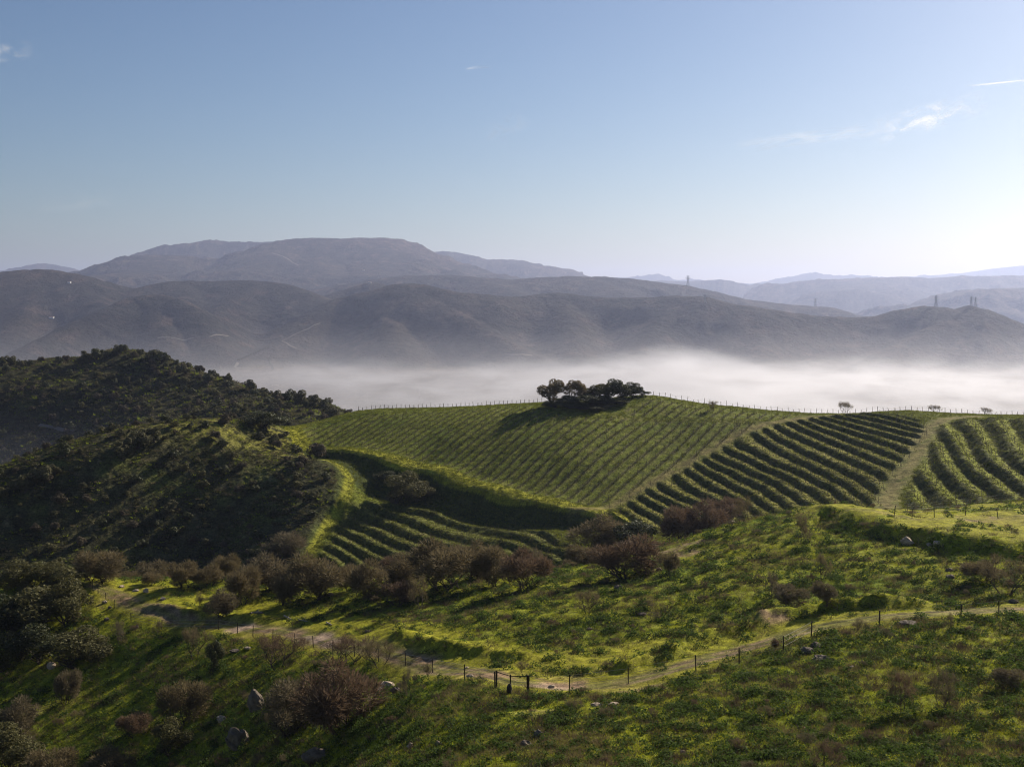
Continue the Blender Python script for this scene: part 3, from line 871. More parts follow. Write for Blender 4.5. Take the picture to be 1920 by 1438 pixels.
def leaf_cards(c, nrm, size, rng):
    n = len(c)
    u = np.cross(nrm, unit(n, rng)); u /= np.linalg.norm(u, axis=1)[:, None] + 1e-9
    w = np.cross(nrm, u)
    s = size[:, None]
    V = np.stack([c - u * s * .5, c + w * s * .6, c + u * s * .5 - w * s * .3], 1).reshape(-1, 3)
    return V, np.arange(n * 3).reshape(-1, 3)

def lobes(rng, n, sx, sz, zc):
    L = []
    for i in range(n):
        d = unit(1, rng)[0]
        p = np.array([d[0] * sx * .62, d[1] * sx * .62, zc + d[2] * sz * .55])
        L.append((p, rng.uniform(.22, .42) * min(sx, sz * 1.3)))
    L.append((np.array([0, 0, zc]), min(sx, sz) * .5))
    return L

def crown_points(rng, L, n, shell=.55):
    """points near the outer skin of a union of lobes, with outward directions"""
    P_, D_ = [], []
    w = np.array([l[1] ** 2 for l in L]); w /= w.sum()
    k = rng.choice(len(L), n, p=w)
    d = unit(n, rng)
    r = rng.uniform(shell, 1.0, n) ** .6
    c = np.array([L[i][0] for i in k]); rr = np.array([L[i][1] for i in k])
    p = c + d * (rr * r)[:, None]
    return p, d

def make_shrub_mesh(kind, seed):
    """unit plants: about 1 m tall and 1 m wide; scaled when placed. Returns (trunk V,F), (crown V,F)"""
    rng = np.random.default_rng(seed)
    if kind == 'twig':           # dense round leafless shrub or small tree
        V, F, ends = limbs(rng, .62, .6, .026, stems=4, levels=3, kids=3)
        L = lobes(rng, 10, .5, .5, .50)
        p, d = crown_points(rng, L, 5600, .2)
        d = d * .8 + unit(len(p), rng) * .45 + np.array([0, 0, .35]); d /= np.linalg.norm(d, axis=1)[:, None]
        cv, cf = blades(p, d, rng.uniform(.05, .11, len(p)), rng.uniform(.009, .018, len(p)), rng)
    elif kind == 'olive':        # rounded evergreen
        V, F, ends = limbs(rng, .6, .6, .04, stems=2, levels=3, kids=3)
        L = lobes(rng, 11, .5, .52, .50)
        p, d = crown_points(rng, L, 5500, .4)
        cv, cf = leaf_cards(p, d * .6 + unit(len(p), rng) * .8, rng.uniform(.024, .052, len(p)), rng)
    elif kind == 'oak':          # single-stemmed, lumpy crown with holes
        V, F, ends = limbs(rng, .75, .6, .04, stems=1, levels=4, kids=3)
        L = lobes(rng, 13, .5, .44, .60)
        L = [(c, r * .85) for c, r in L]
        p, d = crown_points(rng, L, 4500, .5)
        cv, cf = leaf_cards(p, d * .6 + unit(len(p), rng) * .8, rng.uniform(.028, .055, len(p)), rng)
    elif kind == 'bare':         # open branching sapling
        V, F, ends = limbs(rng, .85, .8, .022, stems=3, levels=4, kids=3, up=.9)
        n = 1500
        e = [ends[i] for i in rng.integers(0, len(ends), n)]
        p = np.array([q[0] for q in e]) + rng.normal(size=(n, 3)) * .03
        d = np.array([q[1] for q in e]) * .7 + unit(n, rng) * .7
        d /= np.linalg.norm(d, axis=1)[:, None]
        cv, cf = blades(p, d, rng.uniform(.06, .14, n), rng.uniform(.005, .010, n), rng)
    elif kind == 'far':          # small in the picture
        V, F, ends = limbs(rng, .6, .6, .05, stems=1, levels=2, kids=2)
        L = lobes(rng, 6, .5, .5, .44)
        p, d = crown_points(rng, L, 950, .5)
        cv, cf = leaf_cards(p, d * .9 + unit(len(p), rng) * .5, rng.uniform(.05, .11, len(p)), rng)
    V = np.array(V)
    m = np.abs(cv[:, :2]).max() if False else 1.0
    return (V, F), (cv, cf)

PLANTS = {}
def plant_variants(kind, mats, n, seed, trunk_mat=None):
    out = []
    for i in range(n):
        (tv, tf_), (cv, cf) = make_shrub_mesh(kind, seed + i)
        # bring every variant to unit height and width
        zmax = np.percentile(cv[:, 2], 98); wmax = np.percentile(np.abs(cv[:, :2]), 97) * 2
        s = np.array([1 / wmax, 1 / wmax, 1 / zmax])
        cm = []
        for j, mt in enumerate(mats):
            me_o = new_obj('crown', cv * s, cf, mt, link=False); cm.append(me_o.data); bpy.data.objects.remove(me_o)
        t_o = new_obj('trunk', tv * s, [tuple(f) for f in tf_], trunk_mat or M_BARK, link=False)
        out.append((t_o.data, cm)); bpy.data.objects.remove(t_o)
    PLANTS[kind] = out
plant_variants('twig', [M_TWIG, M_TWIG2, M_RED], 8, 100)
plant_variants('olive', [M_OLIVE, M_OAK], 4, 200)
plant_variants('oak', [M_OAK, M_OLIVE, M_TWIG], 4, 300)
plant_variants('bare', [M_TWIG, M_TWIG2, M_RED], 5, 400)
plant_variants('far', [M_OAKF, M_OAK, M_OLIVE, M_FARTWIG], 6, 500)

def plant(name, kind, x, y, w, h, label, cat, group=None, mat=0, var=None, rot=None, sink=.05):
    v_ = PLANTS[kind][(var if var is not None else RNG.integers(0, 99)) % len(PLANTS[kind])]
    e = bpy.data.objects.new(name, None); COL.objects.link(e)
    e.empty_display_size = .2
    e.location = (x, y, float(ground(x, y)) - sink * h)
    e.rotation_euler = (0, 0, RNG.uniform(0, 6.28) if rot is None else rot)
    e.scale = (w, w, h * (1 + sink))
    tag(e, None, label, cat, group)
    for nm, me in (('trunk', v_[0]), ('crown', v_[1][mat % len(v_[1])])):
        o = bpy.data.objects.new(nm, me); COL.objects.link(o); o.parent = e
    return e

def px_plant(name, kind, px, py, top, wpx, label, cat, group=None, mat=0, dmin=60, dmax=1e9, d=None, **k):
    """a plant whose foot is on the ground at the place seen there"""
    if d is None:
        x, y = SN.pick(px, py, dmin, dmax)
    else:
        x, y = (px - 960) / FPX * d, d
    g = float(ground(x, y))
    foot = HY - g / y * FPX
    h = (foot - top) / FPX * y
    return plant(name, kind, x, y, wpx / FPX * y, max(h, .3), label, cat, group, mat, **k)

TW, OL, OK, BA = 'twig', 'olive', 'oak', 'bare'
# (kind, material, foot x, foot y, top y, width, name, label)  in the photograph's frame
LIST = [
 (OL, 0, 45, 1110, 1054, 76, 'evergreen_shrub', 'rounded olive-green shrub at the far left edge of the meadow'),
 (OL, 0, 108, 1108, 1060, 74, 'evergreen_shrub', 'rounded olive-green shrub second from the left along the meadow top'),
 (TW, 0, 190, 1091, 1036, 76, 'deciduous_tree', 'round brown leafless tree behind the left end of the fence, against the dark slope'),
 (TW, 0, 283, 1096, 1074, 34, 'deciduous_shrub', 'smallest brown bush on the dark skyline of the left meadow'),
 (TW, 0, 342, 1102, 1056, 46, 'deciduous_tree', 'upright brown leafless tree right of the smallest skyline bush'),
 (TW, 0, 388, 1101, 1060, 50, 'deciduous_shrub', 'flat-topped brown bush touching the upright brown tree on its left'),
 (TW, 0, 426, 1088, 1043, 42, 'deciduous_tree', 'brown leafless tree rising behind its neighbours left of the vineyard hollow'),
 (TW, 0, 456, 1132, 1068, 56, 'deciduous_tree', 'thin-stemmed brown tree standing forward on the bright grass'),
 (TW, 1, 512, 1108, 1045, 80, 'deciduous_tree', 'greyish brown tree below the grassy spur'),
 (TW, 0, 530, 1136, 1082, 50, 'deciduous_tree', 'slim brown tree just left of the broad dark-stemmed tree'),
 (TW, 0, 600, 1121, 1048, 98, 'deciduous_tree', 'broad brown leafless tree with dark forked stem, below the spur'),
 (TW, 0, 655, 1108, 1062, 50, 'deciduous_shrub', 'brown bush filling the gap right of the broad forked tree'),
 (TW, 0, 695, 1126, 1054, 62, 'deciduous_tree', 'tall reddish brown tree left of the sunlit stone edge'),
 (TW, 0, 752, 1102, 1042, 76, 'deciduous_tree', 'brown leafless tree in front of the shaded terraces'),
 (TW, 0, 838, 1108, 1022, 112, 'deciduous_tree', 'largest brown rounded tree in the middle of the tree line'),
 (TW, 0, 888, 1085, 1023, 58, 'deciduous_tree', 'brown tree leaning on the right side of the largest rounded tree'),
 (TW, 0, 932, 1098, 1028, 68, 'deciduous_tree', 'brown tree between the two darkest rounded trees'),
 (TW, 2, 985, 1105, 1038, 78, 'deciduous_tree', 'dark reddish rounded tree right of the middle of the tree line'),
 (BA, 0, 793, 1143, 1082, 52, 'sapling', 'small dark tree with visible fan of stems in front of the tree line'),
 (TW, 2, 748, 1134, 1092, 54, 'deciduous_shrub', 'low reddish bush beside the fan-stemmed tree'),
 (BA, 0, 1105, 1150, 1106, 42, 'sapling', 'sparse small tree alone on the middle of the green slope'),
 (TW, 0, 1100, 1066, 1026, 60, 'deciduous_shrub', 'brown bush at the right end of the shaded terraces'),
 (TW, 2, 1178, 1084, 1016, 108, 'deciduous_tree', 'wide reddish brown thicket tree at the right end of the tree line'),
 (TW, 0, 1255, 1082, 1040, 30, 'deciduous_shrub', 'narrow pale brown bush at the end of the stony patch'),
 (TW, 0, 1120, 1030, 973, 86, 'deciduous_tree', 'dark bushy tree below the corner of the planted field'),
 (OL, 1, 1188, 1036, 982, 70, 'evergreen_shrub', 'green leafy bush below the lowest right terrace'),
 (TW, 2, 1268, 1018, 952, 66, 'deciduous_tree', 'purplish brown tree overlapping the terrace ends'),
 (TW, 2, 1312, 1010, 944, 74, 'deciduous_tree', 'tallest purplish brown tree below the curved terraces'),
 (TW, 2, 1362, 985, 938, 60, 'deciduous_shrub', 'purplish thicket at the foot of the curved terraces'),
 (BA, 0, 1402, 978, 932, 46, 'sapling', 'bare forked tree on the left shoulder of the knoll'),
 (TW, 1, 532, 1046, 1002, 66, 'deciduous_shrub', 'large grey-brown bush low on the shaded scrub hill beside the grassy spur'),
 (OL, 0, 757, 945, 889, 66, 'evergreen_shrub', 'spreading grey-green tree on the shaded bank below the planted field'),
 (OL, 0, 796, 934, 904, 40, 'evergreen_shrub', 'small grey bush right of the spreading tree on the shaded bank'),
 (OL, 1, 726, 905, 884, 40, 'evergreen_shrub', 'small grey bush above the spreading tree on the shaded bank'),
 (OL, 1, 497, 806, 773, 66, 'evergreen_shrub', 'dark bushy tree where the scrub hill meets the field corner'),
 (OL, 0, 60, 1185, 1104, 120, 'evergreen_tree', 'big dark evergreen at the left edge of the foreground'),
 (OL, 1, 18, 1200, 1118, 90, 'evergreen_tree', 'dark evergreen cut by the left frame edge'),
 (OL, 0, 128, 1172, 1092, 80, 'evergreen_tree', 'evergreen beside the left end of the fence'),
 (OL, 1, 75, 1242, 1176, 92, 'evergreen_shrub', 'dark evergreen shrub over the pale rock at the left'),
 (OL, 0, 148, 1246, 1184, 90, 'evergreen_shrub', 'rounded evergreen shrub casting shadow on the bright left slope'),
 (OL, 0, 6, 1260, 1190, 70, 'evergreen_shrub', 'shrub at the left border below the dark evergreens'),
 (BA, 1, 224, 1206, 1164, 28, 'sapling', 'little round-headed tree on a thin stem left of the path'),
 (BA, 1, 298, 1192, 1165, 22, 'sapling', 'smallest round-headed sapling left of the fence bend'),
 (TW, 1, 126, 1318, 1260, 40, 'deciduous_shrub', 'upright grey bush alone on the lower left grass'),
 (TW, 1, 40, 1380, 1312, 66, 'deciduous_shrub', 'dark twiggy shrub near the lower left border'),
 (OL, 0, 20, 1450, 1364, 96, 'evergreen_shrub', 'olive bush in the bottom left corner'),
 (TW, 0, 98, 1460, 1408, 70, 'deciduous_shrub', 'pale twiggy shrub on the bottom border near the left corner'),
 (TW, 0, 200, 1460, 1404, 76, 'deciduous_shrub', 'brown shrub rising from the bottom border left of the gully'),
 (OL, 0, 320, 1412, 1353, 54, 'evergreen_shrub', 'sunlit upright olive shrub in the dark gully'),
 (TW, 0, 345, 1356, 1282, 72, 'deciduous_shrub', 'rounded brown shrub at the head of the dark gully'),
 (TW, 2, 250, 1380, 1340, 50, 'deciduous_shrub', 'low reddish shrub left of the rounded gully shrub'),
 (BA, 0, 372, 1144, 1110, 20, 'sapling', 'thin sapling between the two meadow bushes'),
 (TW, 1, 412, 1154, 1111, 54, 'deciduous_shrub', 'rounded dark bush on the meadow above the grassy bank'),
 (BA, 0, 365, 1234, 1176, 52, 'sapling', 'brown many-stemmed bush below the fence bend'),
 (OL, 1, 403, 1258, 1205, 28, 'evergreen_shrub', 'narrow dark bush beside the leaning rock'),
 (BA, 2, 520, 1254, 1190, 84, 'deciduous_shrub', 'spreading reddish bush below the pale bare path'),
 (TW, 1, 540, 1378, 1284, 106, 'deciduous_shrub', 'wide dark shrub beside the standing rock'),
 (TW, 2, 640, 1372, 1248, 128, 'deciduous_tree', 'largest reddish brown shrub of the foreground'),
 (BA, 2, 652, 1248, 1192, 90, 'deciduous_shrub', 'thorny reddish bush hiding the fence'),
 (BA, 0, 712, 1250, 1200, 60, 'deciduous_shrub', 'open brown bush at the right end of the thorny thicket'),
 (BA, 1, 765, 1304, 1254, 34, 'sapling', 'slender grey sapling right of the boulder pile'),
 (BA, 1, 805, 1272, 1242, 24, 'sapling', 'small sapling just below the path fence'),
 (BA, 0, 1500, 1024, 964, 40, 'sapling', 'dark stemmed tree on the upper slope below the knoll'),
 (BA, 0, 1540, 1086, 1038, 32, 'sapling', 'thin bare tree on the middle of the right slope'),
 (BA, 1, 1446, 1122, 1074, 48, 'deciduous_shrub', 'open vase-shaped bush right of the slope centre'),
 (TW, 1, 1482, 1134, 1100, 50, 'deciduous_shrub', 'low grey bush behind the grassy bank'),
 (TW, 1, 1550, 1132, 1094, 38, 'deciduous_shrub', 'small dark bush above the path on the right slope'),
 (BA, 0, 1886, 1112, 1046, 100, 'deciduous_tree', 'dark spreading tree in the shade under the knoll bank'),
 (TW, 0, 1846, 1092, 1052, 60, 'deciduous_shrub', 'dark bush left of the spreading tree under the knoll'),
 (BA, 2, 1692, 1334, 1262, 62, 'sapling', 'bare reddish sapling standing in the lower right grass'),
 (BA, 1, 1765, 1326, 1252, 52, 'sapling', 'bare grey sapling right of the reddish one'),
 (BA, 2, 1548, 1440, 1388, 64, 'deciduous_shrub', 'low reddish bush near the bottom border on the right'),
 (TW, 2, 1452, 1215, 1198, 14, 'deciduous_shrub', 'tiny red-brown bush next to the fence on the right'),
 (TW, 1, 1890, 1290, 1255, 50, 'deciduous_shrub', 'brown bush near the right border'),
 (BA, 1, 1612, 1190, 1160, 30, 'sapling', 'small dry bush right of the fence rise'),
 (BA, 1, 1780, 1180, 1150, 30, 'sapling', 'small dry bush close to the right-hand fence'),
 # clump on the crest
 (OK, 2, 1034, 772, 714, 44, 'holm_oak', 'round tree with visible branches at the left end of the hilltop clump'),
 (OK, 2, 1079, 772, 715, 36, 'holm_oak', 'second tall tree of the hilltop clump with see-through crown'),
 (OL, 1, 1060, 776, 742, 44, 'holm_oak', 'low dark bush between the two left trees of the hilltop clump'),
 (OL, 1, 1036, 776, 752, 36, 'holm_oak', 'lowest dark bush under the left end of the hilltop clump'),
 (OL, 1, 1098, 780, 740, 58, 'holm_oak', 'wide dark bush at the front of the hilltop clump'),
 (OK, 1, 1119, 768, 722, 44, 'holm_oak', 'rounded tree in the middle of the hilltop clump'),
 (OK, 0, 1144, 762, 713, 46, 'holm_oak', 'tallest tree of the hilltop clump'),
 (OL, 1, 1128, 772, 742, 50, 'holm_oak', 'dark bush below the tallest tree of the hilltop clump'),
 (OL, 1, 1168, 758, 722, 42, 'holm_oak', 'tree right of the tallest in the hilltop clump'),
 (OL, 1, 1186, 752, 718, 38, 'holm_oak', 'dark rounded tree near the right end of the hilltop clump'),
 (OL, 1, 1204, 747, 731, 26, 'holm_oak', 'smallest bush at the right tip of the hilltop clump'),
 (OL, 1, 1076, 784, 756, 54, 'holm_oak', 'low scrubby bush at the foot of the hilltop clump, below its see-through tree'),
 (OL, 1, 1150, 770, 746, 54, 'holm_oak', 'low scrubby bush at the foot of the tallest hilltop tree'),
 (OL, 1, 1112, 785, 760, 60, 'holm_oak', 'front low bush in the middle of the hilltop clump'),
 (BA, 0, 1585, 775, 753, 26, 'sapling', 'bare little tree on the skyline of the right vineyard'),
 (BA, 0, 1338, 763, 752, 24, 'sapling', 'low bare bush on the skyline right of the hilltop clump'),
 (BA, 1, 1846, 779, 764, 26, 'sapling', 'bare bush on the skyline at the right'),
 (BA, 1, 1752, 772, 760, 24, 'sapling', 'bare bush on the skyline above the right track'),
]
for (kind, mat, px, py, top, wpx, nm, lb) in LIST:
    dmin, dmax = 60, 1e9
    if py > 1075 or (px > 1240 and py > 1015 and px < 2000): dmax = 226
    d = None
    if 1000 < px < 1215 and py < 790:
        d = 357 + (780 - py) * .35
    elif py < 785 and px > 1215: d = 356
    if 1080 < px < 1400 and 970 < py < 1040: dmin, dmax = 200, 290
    if py <= 1066 and 1080 < px < 1120: dmin, dmax = 180, 290
    cat = {'evergreen_shrub': 'shrub', 'deciduous_shrub': 'shrub', 'deciduous_tree': 'tree', 'evergreen_tree': 'tree', 'sapling': 'small tree', 'holm_oak': 'tree'}[nm]
    px_plant(nm, kind, px, py, top, wpx * (1.0 if kind == BA else 1.08 if nm == 'holm_oak' else 1.12), lb, cat, None, mat, dmin, dmax, d)

# scrub scattered over the two hills: individuals by weighted sampling of their visible faces
def in_frame(x, y, m=30):
    z = ground(x, y)
    px = 960 + x / y * FPX; py = HY - z / y * FPX
    return (px > -m) & (px < W + m) & (py < H + m)
def visible(x, y, h=2.0):
    """is the top of something h tall seen from the viewpoint over the land before it"""
    z = float(ground(x, y)) + h
    f = np.linspace(.2, .985, 160)
    g = ground(x * f, y * f)
    return bool(np.all(g <= z * f))
def scatter(n, polyd, prob, seed, sep, h=2.5, tries=60000):
    rng = np.random.default_rng(seed)
    out = []
    (pa, pb), (da, db) = polyd
    px = rng.uniform(pa, pb, tries); d = rng.uniform(da, db, tries)
    x = (px - 960) / FPX * d
    pr = prob(x, d)
    keep = rng.random(tries) < pr
    cell = {}
    for X_, Y_ in zip(x[keep], d[keep]):
        k = (int(X_ // sep), int(Y_ // sep))
        if any(math.hypot(X_ - a, Y_ - b) < sep * .8 for i in (-1, 0, 1) for j in (-1, 0, 1) for a, b in cell.get((k[0] + i, k[1] + j), ())):
            continue
        if not visible(X_, Y_, h):
            continue
        cell.setdefault(k, []).append((X_, Y_)); out.append((X_, Y_))
        if len(out) >= n: break
    return out
ridgeC = [(219, 645), (235, 643), (262, 652), (284, 665), (302, 671), (343, 690), (392, 700), (430, 710), (470, 722), (518, 730), (541, 736), (563, 742), (590, 748), (607, 750), (620, 765), (200, 651), (180, 657), (160, 664), (150, 668), (110, 674), (20, 668), (40, 676), (90, 680)]
k = 0
for (px, py) in ridgeC:
    q = B0.pick(px, py + 14, 480, 720)
    x, y = q
    s = RNG.uniform(3.2, 6.2)
    plant('holm_oak', 'far', x, y, s * 1.25, s, 'dark round scrub tree on the ridge line of the far left hill', 'tree', 'scrub trees along the far left ridge', mat=[0, 1, 0][k % 3]); k += 1
def probC(x, y): return (~SCRUB_SIDE(x, y)) * (.25 + .75 * smooth(-.2, .3, fbm(x, y, 45, 3, 211))) * (y > 440)
for i, (x, y) in enumerate(scatter(285, ((-40, 700), (455, 640)), probC, 21, 6.5)):
    s = RNG.uniform(1.4, 3.6)
    plant('scrub_bush', 'far', x, y, s * 1.3, s, 'round scrub bush on the shaded face of the far left hill', 'bush', 'scrub bushes on the far left hill', mat=i % 4)
SPS = Surf(ROWS_N, COLS_N, MN['spur'])
def probB(x, y): return SCRUB_SIDE(x, y) * (SPS.z(x, y) < .25) * (.2 + .8 * smooth(-.2, .3, fbm(x, y, 18, 3, 215))) * (y > 262) * (y < 372)
for i, (x, y) in enumerate(scatter(190, ((-40, 660), (262, 372)), probB, 22, 4.0, 2.0)):
    s = RNG.uniform(.7, 2.2) * (1.8 if RNG.random() < .12 else 1)
    plant('hill_shrub', 'far', x, y, s * 1.5, s, 'low scrub bush on the dark hill left of the vineyard', 'bush', 'scrub bushes on the dark hill', mat=i % 4)
for (px, py, s) in [(42, 925, 4.5), (84, 905, 4.2), (232, 858, 4.0), (262, 840, 4.5), (290, 828, 3.6), (268, 826, 3), (250, 846, 3.5)]:
    x, y = SN.pick(px, py, 290, 372)
    plant('evergreen_shrub', 'far', x, y, s * 1.3, s, 'dark bush on the ridge line of the near scrub hill', 'bush', 'bushes along the near scrub ridge', mat=0)

# small dry bushes over the near slopes
def probM(x, y): return (y < 215) * (.3 + .7 * smooth(-.1, .3, fbm(x, y, 12, 3, 241))) * (SCRUBP.z(x, y) < .2)
SCRUBP = Surf(ROWS_N, COLS_N, np.maximum(MN['path'], MN['ktrack']))
for i, (x, y) in enumerate(scatter(170, ((-20, 1940), (72, 205)), probM, 25, 2.6, .6)):
    lowleft = (x / y * FPX + 960 < 720) and y < 150
    s = RNG.uniform(.45, 1.0) * (1.7 if lowleft else 1)
    plant('dry_bush', 'bare', x, y, s * 1.4, s, 'small dry bush growing in the grass of the near hillside', 'bush', 'small dry bushes in the meadow grass', mat=i % 3)
# thicket in the ravine behind the meadow
for i, px in enumerate(np.linspace(250, 1240, 30)):
    d = np.interp(px, [250, 700, 1240], [206, 196, 190]) + RNG.uniform(-4, 12)
    h = RNG.uniform(2.2, 4.2)
    plant('ravine_bush', 'twig', (px + RNG.uniform(-8, 8) - 960) / FPX * d, d, h * 1.15, h, 'brown leafless bush of the thicket in the ravine behind the meadow', 'bush', 'leafless bushes filling the ravine', mat=i % 3 if i % 4 else 0)
# ---------------------------------------------------------------- grass: tufts scattered by geometry nodes
def tuft(name, n, h, w, spread, mat, seed, lean=.5):
    rng = np.random.default_rng(seed)
    a = rng.uniform(0, 2 * math.pi, n); r = np.sqrt(rng.uniform(0, 1, n)) * spread
    base = np.stack([np.cos(a) * r, np.sin(a) * r, np.full(n, -.04)], 1)
    d = np.stack([np.cos(a) * lean * rng.uniform(.2, 1.3, n), np.sin(a) * lean * rng.uniform(.2, 1.3, n), np.ones(n)], 1)
    d += rng.normal(size=(n, 3)) * .18
    d /= np.linalg.norm(d, axis=1)[:, None]
    V, F = blades(base, d, rng.uniform(.55, 1.1, n) * h, rng.uniform(.7, 1.3, n) * w, rng)
    return new_obj(name, V, F, mat, link=False)

def weed(name, n, h, r, s, mat, seed):
    """a low leafy cushion"""
    rng = np.random.default_rng(seed)
    d = unit(n, rng); d[:, 2] = np.abs(d[:, 2])
    p = d * np.array([r, r, h]) * rng.uniform(.55, 1.0, n)[:, None] * (1 + .25 * np.sin(np.arctan2(d[:, 1], d[:, 0]) * 3 + seed))[:, None]
    V, F = leaf_cards(p, d * .7 + unit(n, rng) * .7, rng.uniform(.6, 1.3, n) * s, rng)
    return new_obj(name, V, F, mat, link=False)

G_YEL = plain('yellow_grass', (.30, .315, .02), .3, .5, trans=.5)  # yellow-green blades
G_GRN = plain('green_grass', (.18, .215, .02), .3, .5, trans=.5)
G_DRK = plain('dark_weeds', (.065, .10, .020), .35, .5, trans=.4)
G_DRY = plain('dry_stalks', (.19, .15, .07), .35, .5, trans=.3)
G_BRN = plain('brown_stalks', (.095, .068, .045), .35, .5, trans=.2)
G_VIN = plain('vineyard_grass', (.16, .175, .022), .4, .5, trans=.35)
G_VDK = plain('rough_bank_grass', (.085, .085, .028), .4, .5, trans=.25)

def instancer(name, pts, rot, scl, idx, tufts, label, cat):
    coll = bpy.data.collections.new(name + '_source')
    for i, o in enumerate(tufts):
        o.name = '%s_%02d' % (name, i)
        coll.objects.link(o)
    me = bpy.data.meshes.new(name)
    me.vertices.add(len(pts)); me.vertices.foreach_set('co', pts.astype(np.float32).ravel())
    for nm, typ, v_ in (('rot', 'FLOAT', rot), ('scl', 'FLOAT', scl), ('idx', 'INT', idx)):
        a = me.attributes.new(nm, typ, 'POINT'); a.data.foreach_set('value', v_.astype(np.float32 if typ == 'FLOAT' else np.int32))
    me.update()
    o = bpy.data.objects.new(name, me); COL.objects.link(o)
    tag(o, 'stuff', label, cat)
    ng = bpy.data.node_groups.new(name + '_scatter', 'GeometryNodeTree')
    ng.interface.new_socket('Geometry', in_out='INPUT', socket_type='NodeSocketGeometry')
    ng.interface.new_socket('Geometry', in_out='OUTPUT', socket_type='NodeSocketGeometry')
    N = ng.nodes
    gi = N.new('NodeGroupInput'); go = N.new('NodeGroupOutput')
    ip = N.new('GeometryNodeInstanceOnPoints'); ci = N.new('GeometryNodeCollectionInfo')
    ci.inputs['Collection'].default_value = coll
    ci.inputs['Separate Children'].default_value = True
    ci.inputs['Reset Children'].default_value = True
    ip.inputs['Pick Instance'].default_value = True
    def attr(nm, typ):
        a = N.new('GeometryNodeInputNamedAttribute'); a.data_type = typ; a.inputs[0].default_value = nm
        return [s_ for s_ in a.outputs if s_.enabled][0]
    cx = N.new('ShaderNodeCombineXYZ')
    ng.links.new(attr('rot', 'FLOAT'), cx.inputs[2])
    ng.links.new(gi.outputs[0], ip.inputs['Points'])
    ng.links.new(ci.outputs[0], ip.inputs['Instance'])
    ng.links.new(attr('idx', 'INT'), ip.inputs['Instance Index'])
    ng.links.new(cx.outputs[0], ip.inputs['Rotation'])
    ng.links.new(attr('scl', 'FLOAT'), ip.inputs['Scale'])
    ng.links.new(ip.outputs[0], go.inputs[0])
    md = o.modifiers.new('scatter', 'NODES'); md.node_group = ng
    return o

S_PATH = Surf(ROWS_N, COLS_N, np.maximum(MN['path'], MN['ktrack'] * .6))
def near_points(n, seed, d0=58, d1=226, tl=.47, gamma=1.0):
    rng = np.random.default_rng(seed)
    # even in the view: density falls with the square of distance
    d = d0 * (d1 / d0) ** rng.uniform(0, 1, n)
    t = rng.uniform(-tl, tl, n)
    return t * d, d, rng
T1 = []
for i in range(3): T1.append(tuft('tuft', 22, .24, .035, .30, G_YEL, 600 + i, 1.1))
for i in range(3): T1.append(tuft('tuft', 24, .28, .038, .30, G_GRN, 610 + i, 1.0))
for i in range(3): T1.append(weed('tuft', 70, .34, .42, .11, G_DRK, 620 + i))
for i in range(3): T1.append(tuft('tuft', 22, .38, .022, .26, G_DRY, 630 + i, .8))
for i in range(3): T1.append(tuft('tuft', 26, .50, .025, .34, G_BRN, 640 + i, .8))
x, y, rng = near_points(150000, 31)
p = S_PATH.z(x, y)
n1 = fbm(x, y, 14, 4, 101); n2 = fbm(x, y, 3.2, 4, 105); n4 = fbm(x, y, 9, 3, 222); n5 = fbm(x, y, 2.2, 3, 226)
keep = rng.random(len(x)) > smooth(.15, .6, p) * .97
for (bx, by, r, a) in BARE:
    keep &= (np.hypot((x - bx) * .8, y - by) > r * .75) | (rng.random(len(x)) < .12)
x, y, n1, n2, n4, n5 = x[keep], y[keep], n1[keep], n2[keep], n4[keep], n5[keep]
q = rng.random(len(x))
kind = np.zeros(len(x), int)
kind[(q < .25 + .9 * n1)] = 1
kind[(q < .10 + smooth(.08, .4, n5) * .55)] = 2
kind[(rng.random(len(x)) < .06 + smooth(.0, .35, n4) * .5)] = 3
kind[(rng.random(len(x)) < .04 + smooth(.05, .4, n2) * .35)] = 4
sc_ = rng.uniform(.6, 1.35, len(x)) * (.75 + .0030 * y)
shs = short_grass(x, y)
s_m = rng.random(len(x)) < shs
kind[s_m] = 0
sc_[s_m] *= .42
sc_[kind < 2] *= .72
sc_[kind == 2] *= rng.uniform(.5, 1.5, (kind == 2).sum())
pts = np.stack([x, y, ground(x, y)], 1)
instancer('meadow_grass', pts, rng.uniform(0, 6.28, len(x)), sc_, kind * 3 + rng.integers(0, 3, len(x)), T1, 'tufted green grass and dry stalks covering the near hillside', 'grass')

# rough grass over the vineyard hill
T2 = [tuft('tuft', 12, .36, .07, .40, G_VIN, 700 + i, .8) for i in range(3)] + [tuft('tuft', 12, .36, .075, .40, G_VDK, 710 + i, .8) for i in range(3)]
rng = np.random.default_rng(33)
n = 130000
d = rng.uniform(246, 396, n); t = rng.uniform(-.30, .47, n); x = t * d; y = d
MS = {k: Surf(ROWS_N, COLS_N, MN[k]) for k in ('T', 'Tv', 'R', 'Rv', 'H', 'Hv', 'F', 'track', 'track2')}
terr = np.maximum.reduce([MS['T'].z(x, y), MS['R'].z(x, y), MS['H'].z(x, y)])
ris = np.minimum.reduce([np.where(MS[k].z(x, y) > .4, np.abs(MS[k + 'v'].z(x, y)), 1) for k in 'TRH'])
tk = np.maximum(MS['track'].z(x, y), MS['track2'].z(x, y))
f_ = MS['F'].z(x, y)
keep = (~SCRUB_SIDE(x, y)) & (tk < .35) & (rng.random(n) < np.where(f_ > .5, .25, .8)) & (rng.random(n) < np.where((terr > .4) & (ris > .3), .35, 1))
x, y, ris = x[keep], y[keep], ris[keep]
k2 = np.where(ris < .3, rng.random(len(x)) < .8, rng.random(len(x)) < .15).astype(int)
pts = np.stack([x, y, ground(x, y)], 1)
